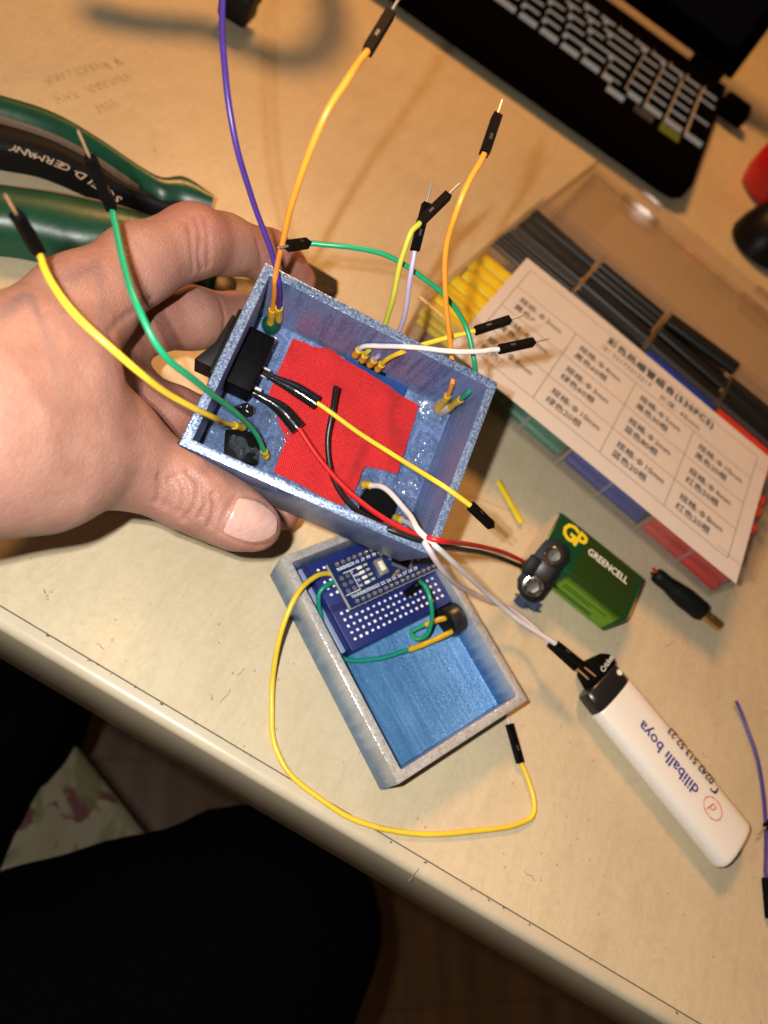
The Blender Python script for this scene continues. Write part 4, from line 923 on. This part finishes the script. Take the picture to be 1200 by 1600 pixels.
# ------------------------------------------------------------------ loose bits on the table
mb = MB(); a_, b_ = at(779, 752, 1.3), at(815, 818, 1.3); mb.tube([a_ - a_, (b_ - a_) * .5 + [0, 0, .0], b_ - a_], [1.6, 1.5, 1.6], 12, sq=.62)
mb.thing('yellow_tube', pmat('yellow_shrink', (.62, .48, .01), .35, var=(6, .15)), 'short piece of yellow heat-shrink tube lying on the bare table', 'tube', Fr(a_), smooth=50)
o = at(822, 944, 0); bm = bmesh.new(); bmesh.ops.create_grid(bm, x_segments=9, y_segments=6, size=1)
for v in bm.verts:
    x, y = v.co.x * 6.2, v.co.y * 2.8; v.co = Vector((x + .5 * math.sin(3 * y), y + .6 * math.sin(x), 1.4 + .8 * math.sin(x * 1.1 + y * 1.7) + .5 * math.sin(2.3 * y - x)))
ex = bmesh.ops.extrude_face_region(bm, geom=bm.faces[:]); bmesh.ops.translate(bm, vec=(0, 0, .2), verts=[g for g in ex['geom'] if isinstance(g, bmesh.types.BMVert)]); bmesh.ops.recalc_face_normals(bm, faces=bm.faces[:])
mb = MB(); mb.bm(bm, R=rz(.45)); mb.thing('plastic_scrap', clear_plastic('bluish_film', (.45, .52, .70), .25, .08, (.16, .2, .32)), 'crumpled bluish clear plastic scrap on the table below the battery snap', 'scrap', Fr(o), smooth=20)
ja, jb = at(1024, 897, 5), at(1098, 957, 5); jx = n_(jb - ja); JF = Fr(ja, np.roll(axes(jx, (0, 0, 1)), -1, axis=1)); jl = np.linalg.norm(jb - ja)
jk = thing('barrel_plug', 'black barrel power plug with brass tip lying by the storage box corner', 'plug', JF)
mb = MB(); mb.lathe([(3.0, 0), (3.5, .6), (3.7, 3), (3.6, 7), (4.4, jl * .42), (5.0, jl * .6), (4.9, jl * .93), (4.3, jl), (2.9, jl)], n=26); mb.part('plug_body', M['blkmatt'], jk, 40)
mb = MB(); mb.lathe([(2.6, jl), (2.6, jl + 9.2), (2.2, jl + 9.8), (1.2, jl + 9.8), (1.1, jl + 7)], n=20); mb.part('plug_tip', M['brass'], jk, 40)
for k in (-1, 1):
    mb = MB(); mb.tube([(k * 1.2, .2, .6), (k * 1.3, .3, -1.2), (k * 1.6, .4, -2.4)], .75, 8); mb.part('wire_stub', W_['red' if k > 0 else 'black'], jk)
wire('purple jumper wire lying along the right edge of the table beside the lighter', [(1150, 1095, 2), (1164, 1130, 1), (1181, 1180, 1), (1192, 1235, 1), (1198, 1300, 1), (1198, 1345, 1.2), (1197, 1372, 1.6)], 'purple', r=.75, conn=((1197, 1372, 1.6), (1203, 1440, 1.6)), pin=False)
wire('black jumper plug with gilt pin at the right edge, behind the lighter end', [(1290, 1222, 2), (1258, 1246, 2), (1226, 1268, 2)], 'purple', conn=((1226, 1268, 2), (1172, 1313, 2)), copper=True)

# ------------------------------------------------------------------ storage box of heat-shrink tube
HA = -.040; HB = Fr((-47.5, 254.0, 0), rz(HA)); HL, HD, HH = 194.0, 134.0, 27.0; CW = HL / 4; ROWS = (0, 69, 91, HD)
cpr = clear_plastic('clear_rib_plastic', (.93, .92, .91), .14, .12, (.75, .70, .66)); cp = clear_plastic('clear_box_plastic', (.965, .955, .945), .035, .14, (.75, .70, .66)); cpl = clear_plastic('clear_lid_plastic', (.965, .945, .925), .05, .07, (.62, .52, .44), (14, .05))
hb = thing('storage_box', 'open clear plastic compartment box holding coloured heat-shrink tubes', 'storage box', HB)
mb = MB(); mb.box((HL / 2, HD / 2, .8), (HL, HD, 1.5), bev=.3, seg=1); mb.part('box_base', cp, hb)
for (c_, d_) in (((HL / 2, .7, HH / 2 + .8), (HL, 1.4, HH - 1.7)), ((HL / 2, HD - .7, HH / 2 + .8), (HL, 1.4, HH - 1.7)), ((.7, HD / 2, HH / 2 + .8), (1.4, HD - 2.9, HH - 1.7)), ((HL - .7, HD / 2, HH / 2 + .8), (1.4, HD - 2.9, HH - 1.7))):
    mb = MB(); mb.box(c_, d_, bev=.25, seg=1); mb.part('box_wall', cp, hb)
for k in (1, 2, 3):
    for j in range(3):
        mb = MB(); mb.box((k * CW, (ROWS[j] + ROWS[j + 1]) / 2, HH / 2 + .6), (1.1, ROWS[j + 1] - ROWS[j] - 3.2, HH - 2.4), bev=.2, seg=1); mb.part('divider', cp, hb)
for y in ROWS[1:3]:
    mb = MB(); mb.box((HL / 2, y, HH / 2 + .6), (HL - 3, 1.1, HH - 2.4), bev=.2, seg=1); mb.part('divider', cp, hb)
mb = MB(); mb.box((HL / 2, -1.1, HH - 1.6), (HL + 3, 2.0, 2.0), bev=.4); mb.part('front_lip', cp, hb)
for k in range(1, 8):
    mb = MB(); mb.box((k * CW / 2, -.55, HH / 2 - .6), (1.5, 1.1, HH - 4), bev=.3, seg=1); mb.part('wall_rib', cpr, hb)
# lid folded back behind the box: shallow tray upside down
LD = 116.0; LF = Fr(HB.w((0, HD + 3.0, 12.0)), HB.R @ np.array([[1, 0, 0], [0, math.cos(-.085), -math.sin(-.085)], [0, math.sin(-.085), math.cos(-.085)]]))
def lidpart(c_, d_, R_=None, bev=.3, nm='lid_wall'):
    mb = MB(); mb.box(c_, d_, R_, bev=bev, seg=1)
    mb.v = [HB.loc(LF.w(p)) for p in mb.v]; return mb.part(nm, cpl, hb)
lidpart((HL / 2, LD / 2, .7), (HL, LD, 1.3), nm='lid_panel')
lidpart((.8, LD / 2, 5.2), (1.3, LD - 3, 7.4)); lidpart((HL - .8, LD / 2, 5.2), (1.3, LD - 3, 7.4)); lidpart((HL / 2, 1.0, 5.2), (HL, 1.3, 7.4))
ta = math.radians(24); lidpart((HL / 2, LD + .5, 5.0), (HL, 1.3, 8.4), np.array([[1, 0, 0], [0, math.cos(-ta), -math.sin(-ta)], [0, math.sin(-ta), math.cos(-ta)]]))  # far wall, its tilt shaped to mirror the flash towards the camera
for xx in (44, 150): lidpart((xx, LD + 4.5, 7.4), (21, 8, 1.6), nm='latch_tab'); lidpart((xx, LD + 8.5, 4.6), (21, 1.4, 6.4), nm='latch_tab')
for xx in (44, 150): lidpart((xx, LD - 10, 2.2), (32, 14, 1.0), nm='latch_recess')
# tubes
shr = {k: pmat(k + '_shrink_tube', c_, .42, var=(18, .15), spec=.4) for k, c_ in dict(black=(.0045, .005, .005), green=(.004, .16, .10), blue=(.012, .03, .24), red=(.50, .03, .015), yellow=(.66, .48, .008)).items()}
def tube_mesh(r, L, sq, col):
    mb = MB(); n = 14; ring = [(math.cos(2 * math.pi * k / n), math.sin(2 * math.pi * k / n)) for k in range(n)]; ri = .82
    for (x, q) in ((0, 1), (L * .5, 1.03), (L, 1), (L - .01, ri), (L * .5, ri), (0.01, ri)): mb.v += [(x, r * q * a, r * sq * q * b) for a, b in ring]
    for i in range(6):
        j = (i + 1) % 6
        for k in range(n): mb.f.append((i * n + k, i * n + (k + 1) % n, j * n + (k + 1) % n, j * n + k)); mb.m.append(0)
    return mb.mesh('heat_shrink_tube', shr[col], 50)
TUB = {}
def put(col, row, c, r, nn, sq=.8, L=45, z0=2, seed=0, lift=0, labels=None, tops=None):
    key = (col, r, sq, L)
    if key not in TUB: TUB[key] = tube_mesh(r, L, sq, col)
    g = np.random.default_rng(seed + 100 * row + c); y0, y1 = ROWS[row] + 2.2, ROWS[row + 1] - 2.2; per = max(1, int((y1 - y0) // (2 * r)))
    for k in range(nn):
        lay = k // per; y = y0 + r + (k % per) * (y1 - y0 - 2 * r) / max(1, per - 1) + g.normal(0, .3)
        x = c * CW + 1.0 + g.uniform(0, max(.1, CW - L - 2.2)); z = z0 + r * sq + lay * 2 * r * sq * .92 + lift
        if col == 'black' and row == 2: z = z + g.uniform(-.4, .8)
        a = g.normal(0, .025); b = g.normal(0, .012)
        Rl = rz(a) @ np.array([[math.cos(b), 0, -math.sin(b)], [0, 1, 0], [math.sin(b), 0, math.cos(b)]])
        o = bpy.data.objects.new('heat_shrink_tube', TUB[key]); C.objects.link(o)
        o.matrix_world = Fr(HB.w((x, y, z)), HB.R @ Rl).M(); o['category'] = 'tube'
        place = {0: 'front row', 1: 'middle row', 2: 'back row'}[row]; cc = {0: 'leftmost', 1: 'second', 2: 'third', 3: 'rightmost'}[c]
        o['label'] = '%s heat-shrink tube lying in the %s %s compartment of the clear box' % (col, place, cc); o['group'] = '%s tubes in the %s %s compartment' % (col, place, cc)
for c_ in range(4): put('black', 2, c_, [2.3, 2.9, 5.2, 5.6][c_], [16, 13, 5, 5][c_], sq=[.9, .9, .62, .62][c_], seed=c_, lift=[11, 10, 11, 11][c_])
put('black', 1, 0, 2.0, 4, .9, seed=11, lift=19); put('black', 1, 1, 2.6, 3, .9, seed=13, lift=18.5); put('blue', 1, 2, 3.0, 2, .8, seed=14, lift=19); put('red', 1, 3, 3.4, 2, .8, seed=15, lift=18.5)
put('yellow', 0, 0, 4.6, 21, .5, seed=12, lift=6)
put('green', 0, 1, 5.4, 18, .60, seed=16); put('blue', 0, 2, 5.4, 18, .60, seed=17); put('red', 0, 3, 5.0, 18, .62, seed=18)
o = bpy.data.objects.new('heat_shrink_tube', TUB[('black', 5.2, .62, 45)]); C.objects.link(o); e0, e1 = at(1045, 500, 27.5), at(1158, 583, 29.5)
o.matrix_world = Fr(e0, axes(e1 - e0, (0, 0, 1))).M(); o['label'] = 'black wide heat-shrink tube sticking out over a divider of the back row'; o['category'] = 'tube'

# paper label lying on the box, printed on one side
LBR = np.array([.9998, .0188, -.0191]); lx = np.array([163.29, 3.08, -3.1]) / 163.35; ly0 = np.array([-1.74, 92.03, -.2]); ly = n_(ly0 - lx * (ly0 @ lx))
PF = Fr((-23.2, 232.9, 29.9), np.stack([lx, ly, np.cross(lx, ly)], 1)); PW, PH = 163.3, 92.0
lab = thing('paper_label', 'white printed paper label with a table of sizes lying on the tube box', 'label', PF)
bm = bmesh.new(); bmesh.ops.create_grid(bm, x_segments=24, y_segments=12, size=.5)
def lz(x, y): return .35 * math.sin(x * .03) + .25 * math.sin(y * .06 + 1)
for v in bm.verts: x, y = (v.co.x + .5) * PW, (v.co.y + .5) * PH; v.co = Vector((x, y, lz(x, y)))
ex = bmesh.ops.extrude_face_region(bm, geom=bm.faces[:]); bmesh.ops.translate(bm, vec=(0, 0, -.22), verts=[g for g in ex['geom'] if isinstance(g, bmesh.types.BMVert)]); bmesh.ops.recalc_face_normals(bm, faces=bm.faces[:])
mb = MB(); mb.bm(bm); mb.part('paper_sheet', pmat('paper', (.62, .585, .56), .55, var=(30, .03), spec=.3), lab, 60)
ink = pmat('label_ink', (.035, .03, .03), .6); inkl = pmat('label_rule', (.14, .12, .11), .6)
lp = lambda px, py: PF.plane(px, py, 0)[:2]
mb = MB()
def rule(x0, y0, x1, y1, w=.35):
    q = np.linspace(0, 1, 14)[:, None]; P = np.array([x0, y0]) + (np.array([x1, y1]) - [x0, y0]) * q; T = n_(P[1] - P[0]); Nn = np.array([-T[1], T[0]]) * w / 2
    mb.add([(*(p + s_ * Nn), lz(*p) + .03) for p in P for s_ in (1, -1)], [(2 * i, 2 * i + 1, 2 * i + 3, 2 * i + 2) for i in range(13)])
xl, xr_, yb, yt = 5.5, PW - 7.5, 9.5, PH - 6.5; colx = [xl, xl + 37.2, xl + 75.5, xl + 113.0, xr_]; yh = yb + 58.5; rowy = [yb, yb + 19.5, yb + 39, yh]
for x in colx[1:4]: rule(x, yb, x, yh)
rule(xl, yb, xl, yt); rule(xr_, yb, xr_, yt); rule(xl, yb, xr_, yb); rule(xl, yt, xr_, yt); rule(xl, yh + .0, xr_, yh)
for y in rowy[1:3]: rule(xl, y, xr_, y)
mb.part('table_rules', inkl, lab, 0)
def lt(s_, size, x, y, b=.07, sx=1.0, sp=1.0, al='LEFT'): text(s_, size, (x, y, lz(x, y) + .05), (1, 0, 0), (0, 1, 0), ink, lab, bold=b, sx=sx, space=sp, align=al)
lt("彩色热缩管组合(530PCS)", 6.4, colx[1] + 15, yh + 10.8, .2, .92, 1.14)
lt("注! 22173212217", 4.6, colx[1] + 14, yh + 4.2, .0, .9, 1.1); lt("长度: 45mm", 5.0, colx[3] - 24, yh + 2.6, .0, 1.0, 1.08)
cells = [[("规格: Ф2mm", "黄色80根"), ("规格: Ф4mm", "黄色60根"), ("规格: Ф6mm", "红色20根")],
         [("规格: Ф4mm", "黑色60根"), ("规格: Ф3mm", "绿色60根"), ("规格: Ф10mm", "绿色20根")],
         [("规格: Ф5mm", "黑色30根"), ("规格: Ф2mm", "蓝色80根"), ("规格: Ф10mm", "蓝色20根")],
         [("规格: Ф10mm", "黑色20根"), ("规格: Ф4mm", "红色50根"), ("规格: Ф8mm", "红色20根")]]
for i in range(4):
    for j in range(3):
        y = rowy[3 - j]; a_, b_ = cells[i][j][0].split('Ф'); lt(a_, 5.1, colx[i] + 5, y - 8.6); lt('O', 4.6, colx[i] + 18.8, y - 8.5, al='CENTER'); lt('I', 5.6, colx[i] + 18.8, y - 8.9, al='CENTER'); lt(b_, 5.1, colx[i] + 21.4, y - 8.6, sx=.92); lt(cells[i][j][1], 5.1, colx[i] + 5, y - 15.4, .07, .98, 1.0)

# ------------------------------------------------------------------ laptop
LA = Fr((-52.6, 604.3, 0), rz(.136)); TOPZ = 17.0
lt_ = thing('laptop', 'black laptop with pale-sided keys standing open at the back of the table', 'laptop', LA)
lblk = pmat('laptop_black', (.0022, .0017, .0015), .7, spec=.0, var=(60, .2)); scr = pmat('screen_black', (.003, .003, .005), .5, spec=.02)
mb = MB(); mb.prism([(-330, -76), (50, -76), (62, -74), (69, -64), (71, 135), (-330, 135)], 3, TOPZ, bev=2.0); mb.part('laptop_base', lblk, lt_)
sd = n_(np.array([0, -.36, -.93])); 
mb = MB(); mb.box((0, 0, 0), (396, 6, 236), bev=2); Rs = axes((1, 0, 0), (0, .36, .93)); LS = Fr((-128, 138 + .36 * 120, 19 + .93 * 120), np.array([[1, 0, 0], [0, .93, .36], [0, -.36, .93]]))
mb.v = [LS.w(p) for p in mb.v]; sl_ = mb.part('screen_lid', lblk, lt_)
mb = MB(); mb.box((0, -3.1, 4), (372, .4, 208)); mb.v = [LS.w(p) for p in mb.v]; mb.part('display', scr, sl_, 0)
mb = MB(); mb.tube([(30, 137, 17), (62, 137, 17)], 6.5, 14); mb.part('hinge', lblk, lt_)
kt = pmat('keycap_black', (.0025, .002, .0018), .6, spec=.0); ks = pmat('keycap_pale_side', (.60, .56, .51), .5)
KM = {}
def key(x, y, w=15.6, d=14.6, nm='key'):
    k_ = (round(w, 1), round(d, 1))
    if k_ not in KM:
        mb = MB(); a, b, h_ = w / 2, d / 2, 3.4; i_ = 1.2
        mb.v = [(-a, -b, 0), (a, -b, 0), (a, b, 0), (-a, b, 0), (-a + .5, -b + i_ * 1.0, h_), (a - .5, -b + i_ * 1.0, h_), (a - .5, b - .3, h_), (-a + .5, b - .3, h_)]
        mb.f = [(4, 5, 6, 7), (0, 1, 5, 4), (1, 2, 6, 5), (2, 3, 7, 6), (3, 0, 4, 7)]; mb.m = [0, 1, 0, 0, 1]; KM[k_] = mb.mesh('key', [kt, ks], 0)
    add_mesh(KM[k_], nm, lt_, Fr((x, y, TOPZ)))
RP = 18.0
for r_ in range(5):
    for c_ in range(4):
        x, y = c_ * 19.0, r_ * RP
        if c_ == 3 and r_ in (0, 2): key(x, y + RP / 2, d=14.6 + RP)
        elif c_ == 3 and r_ in (1, 3): continue
        elif c_ == 1 and r_ == 0: continue
        elif c_ == 0 and r_ == 0: key(x, y)
        else: key(x, y)
key(19, 0)
for c_ in range(18): key(57 - c_ * 17.4, 5 * RP - 1, 14.4, 10.5)
key(-12, -16, 15.6, 14)
for r_, ws in enumerate(((1, 1, 1, 1, 1, 5.2, 1, 1, 1), (1, 2.2) + (1,) * 11, (2.3,) + (1,) * 11, (1.55,) + (1,) * 12, (2.0,) + (1,) * 12)):
    x = -10.5
    for w_ in ws:
        key(x - w_ * 9.5, r_ * RP, w_ * 19 - 3.4); x -= w_ * 19.0
        if x < -235: break
mb = MB(); mb.box((-110, -40, TOPZ + .02), (105, 62, .1)); mb.part('touchpad', pmat('pad_black', (.0018, .0015, .0014), .6, spec=.0), lt_, 0)
mb = MB(); mb.box((38, -17, TOPZ + .06), (18, 15, .14)); mb.part('sticker', pmat('green_sticker', (.09, .14, .006), .4, var=(3, .5)), lt_, 0, label='small green sticker')
mb = MB(); mb.box((14, -17, TOPZ + .06), (17, 13, .14)); mb.part('sticker', pmat('grey_sticker', (.035, .035, .05), .4, var=(3, .4)), lt_, 0, label='small dark grey sticker')
# plug in the laptop side, mouse, red object behind it
mb = MB(); mb.box((0, 0, 2), (26, 24, 15), bev=3); mb.thing('usb_plug', lblk, 'small black plug sticking out of the laptop right side near the hinge', 'plug', Fr(LA.w((86, 118, 9)), LA.R))
MF = Fr(at(1236, 350, 16) * [1, 1, 0], rz(-.30))
ms = thing('computer_mouse', 'black computer mouse at the right edge beside the laptop', 'mouse', MF)
bm = bmesh.new(); bmesh.ops.create_uvsphere(bm, u_segments=28, v_segments=16, radius=1)
for v in bm.verts:
    x, y, z = v.co; w_ = 31 * (1 - .12 * math.cos(3 * y)); v.co = Vector((x * w_, y * 58, 2 + (z * (36 - 6 * y) if z > 0 else z * 2)))
mb = MB(); mb.bm(bm); mb.part('mouse_shell', pmat('mouse_black', (.005, .0045, .004), .4, var=(10, .2), spec=.15), ms, 60)
mb = MB(); mb.lathe([(4, -3), (7.5, -2.6), (8, 0), (7.5, 2.6), (4, 3)], (0, 30, 31), R=np.array([[0, 0, 1.0], [1, 0, 0], [0, 1, 0]]), n=20); mb.part('scroll_wheel', M['blkmatt'], ms)
mb = MB(); mb.box((-20, -10, 30), (3, 16, 3), bev=1); mb.part('side_key', pmat('mouse_key', (.05, .04, .035), .3), ms)
ro = at(1222, 275, 18); mb = MB(); mb.lathe([(19, 0), (24, 2), (27, 12), (27, 30), (25, 40), (19, 46), (8, 49), (.5, 49)], n=32)
rd = thing('red_cup', 'round bright red cup behind the black mouse at the right edge', 'cup', Fr(ro * [1, 1, 0]))
mb.part('cup_body', pmat('red_gloss', (.55, .012, .015), .32, var=(20, .1)), rd, 50)

# ------------------------------------------------------------------ pliers lying under the hand
PO = at(150, 330, 0); pg = pmat('green_grip', (.0045, .058, .028), .36, var=(12, .2), bump=(2, .05)); pb = pmat('black_grip', (.006, .006, .006), .55, bump=(1.5, .05), spec=.12); ptan = pmat('tan_seam', (.16, .10, .06), .6)
pli = thing('pliers', 'pliers with green and black grips lying half hidden under the hand', 'pliers', Fr(PO))
def band(name, top, bot, zt, zb, m, rnd=1.0):
    """grip built between two outlines, rounded across"""
    n = 26; A = spline([at(*p) for p in top], 8); B = spline([at(*p) for p in bot], 8)
    rs = lambda Q: np.array([np.interp(np.linspace(0, 1, n), np.linspace(0, 1, len(Q)), Q[:, i]) for i in range(3)]).T
    A, B = rs(A), rs(B); K = 13; V = []
    for i in range(n):
        c = (A[i] + B[i]) / 2; hw = (B[i] - A[i]) / 2
        for k in range(K):
            a = math.pi * (1 - k / (K - 1)); s_ = math.cos(a); z = math.sin(a) ** rnd
            p = c + hw * s_; V.append((p[0] - PO[0], p[1] - PO[1], zb + (zt - zb) * z))
    F_ = [(i * K + k, i * K + k + 1, (i + 1) * K + k + 1, (i + 1) * K + k) for i in range(n - 1) for k in range(K - 1)]
    mb = MB(); mb.add(V, F_); F2 = [tuple(i * K for i in range(n))[::1] + tuple(i * K + K - 1 for i in range(n))[::-1]]
    mb.f += F2; mb.m += [0]; mb.f += [tuple(range(K)), tuple(range((n - 1) * K, n * K))[::-1]]; mb.m += [0, 0]
    return mb.part(name, m, pli, 50)
g1 = band('grip', [(-60, 150, 9), (0, 166, 9), (80, 190, 9), (150, 230, 9), (215, 274, 9), (250, 291, 9), (285, 287, 9), (330, 325, 8)], [(-60, 192, 9), (0, 206, 9), (80, 232, 9), (150, 268, 9), (215, 312, 9), (250, 332, 9), (280, 336, 9), (325, 352, 8)], 19, 2, pg, .8)
band('grip_seam', [(-60, 184, 8), (0, 199, 8), (80, 226, 8), (150, 262, 8), (215, 306, 8)], [(-60, 194, 8), (0, 209, 8), (80, 236, 8), (150, 272, 8), (215, 316, 8)], 15.2, 2, ptan, .6)
g1b = band('grip_inlay', [(-60, 188, 8), (0, 203, 8), (80, 229, 8), (150, 266, 8), (215, 308, 8), (300, 316, 7)], [(-60, 230, 8), (0, 245, 8), (60, 257, 8), (130, 286, 8), (200, 320, 8), (290, 352, 7)], 14.4, 1.5, pb, .35)
g2 = band('grip', [(-60, 296, 8), (0, 304, 8), (100, 317, 8), (200, 340, 8), (300, 380, 8), (340, 430, 8)], [(-60, 384, 8), (0, 382, 8), (60, 392, 8), (120, 405, 8), (200, 410, 8), (290, 430, 8), (330, 470, 8)], 20, 2, pg, .7)
band('grip_seam', [(-60, 290, 7), (0, 298, 7), (100, 311, 7), (200, 334, 7), (300, 376, 7)], [(-60, 303, 7), (0, 311, 7), (100, 324, 7), (200, 348, 7), (300, 390, 7)], 12, 2, ptan, .6)
ja_ = [(290, 410), (330, 432), (400, 440), (455, 405), (480, 412), (527, 440), (527, 460), (470, 470), (420, 474), (340, 480), (290, 450)]
mb = MB(); mb.prism([(p[0] - PO[0], p[1] - PO[1]) for p in [at(x, y, 8) for x, y in ja_]][::-1], 1.0, 9.5, bev=1.1); mb.part('jaw', M['steel'], pli, 40)
jc = at(345, 445, 9); mb = MB(); mb.lathe([(6.5, 0), (6.5, 1.4), (5.6, 2.1), (.5, 2.1)], (jc[0] - PO[0], jc[1] - PO[1], 9.3), n=24); mb.part('rivet', M['steel'], pli, 40)
# lettering on the inlay, reading upside down in the photo; each letter follows the grip's curve
Q = spline([at(x, y, 14.6) for x, y in [(17, 231), (60, 245), (105, 263), (150, 289), (190, 316)]][::-1], 12); Lq = np.concatenate([[0], np.cumsum(np.linalg.norm(np.diff(Q, axis=0), axis=1))])
s_ = "SCHEID-GERMANY"
for i, ch in enumerate(s_):
    l = Lq[-1] * (i + .2) / (len(s_) + .1); p = np.array([np.interp(l, Lq, Q[:, k]) for k in range(3)]); p2 = np.array([np.interp(l + 2, Lq, Q[:, k]) for k in range(3)])
    x = n_((p2 - p) * [1, 1, 0]); y = np.array([-x[1], x[0], 0]); q = p - y * 1.9 - PO; q[2] = 14.75
    text(ch, 5.8, q, x, y, pmat('grip_print', (.30, .30, .285), .5) if i == 0 else bpy.data.materials['grip_print'], pli, 'letter', bold=.07)

# ------------------------------------------------------------------ gooseneck of a soldering stand, just above the frame
def gooseneck(P, r, label):
    Q = spline(P, 26); t = thing('gooseneck_arm', label, 'stand arm', Fr(Q[0])); mb = MB(); L = np.concatenate([[0], np.cumsum(np.linalg.norm(np.diff(Q, axis=0), axis=1))])
    n = int(L[-1] / (r * .55)); R = np.array([np.interp(np.linspace(0, L[-1], n * 4), L, Q[:, i]) for i in range(3)]).T
    rr = r * (.86 + .14 * np.abs(np.sin(np.arange(n * 4) * math.pi / 4))); mb.tube(R - Q[0], rr, 14); mb.part('jointed_tube', M['blkmatt'], t, 25)
    return t
def up_from(px, py, z): p = at(px, py, 0); return p + (LP - p) / (LP[2]) * z
g = gooseneck([up_from(140, 20, 55), up_from(215, 36, 62), up_from(330, 48, 72), up_from(430, 92, 80), up_from(498, 82, 86), up_from(520, 30, 92), up_from(500, -40, 100), up_from(470, -110, 110)], 9.0, 'black jointed arm of a holder stand above the top edge of the table')
co_ = at(374, 2, 14); mb = MB(); mb.box((0, 0, 0), (17, 20, 16), rz(.3), bev=2); mb.box((0, 12, 2), (10, 8, 8), rz(.3), bev=1.5); mb.thing('holder_clip', M['blkmatt'], 'black clip at the top edge of the photo between purple and orange wires', 'clip', Fr(co_))
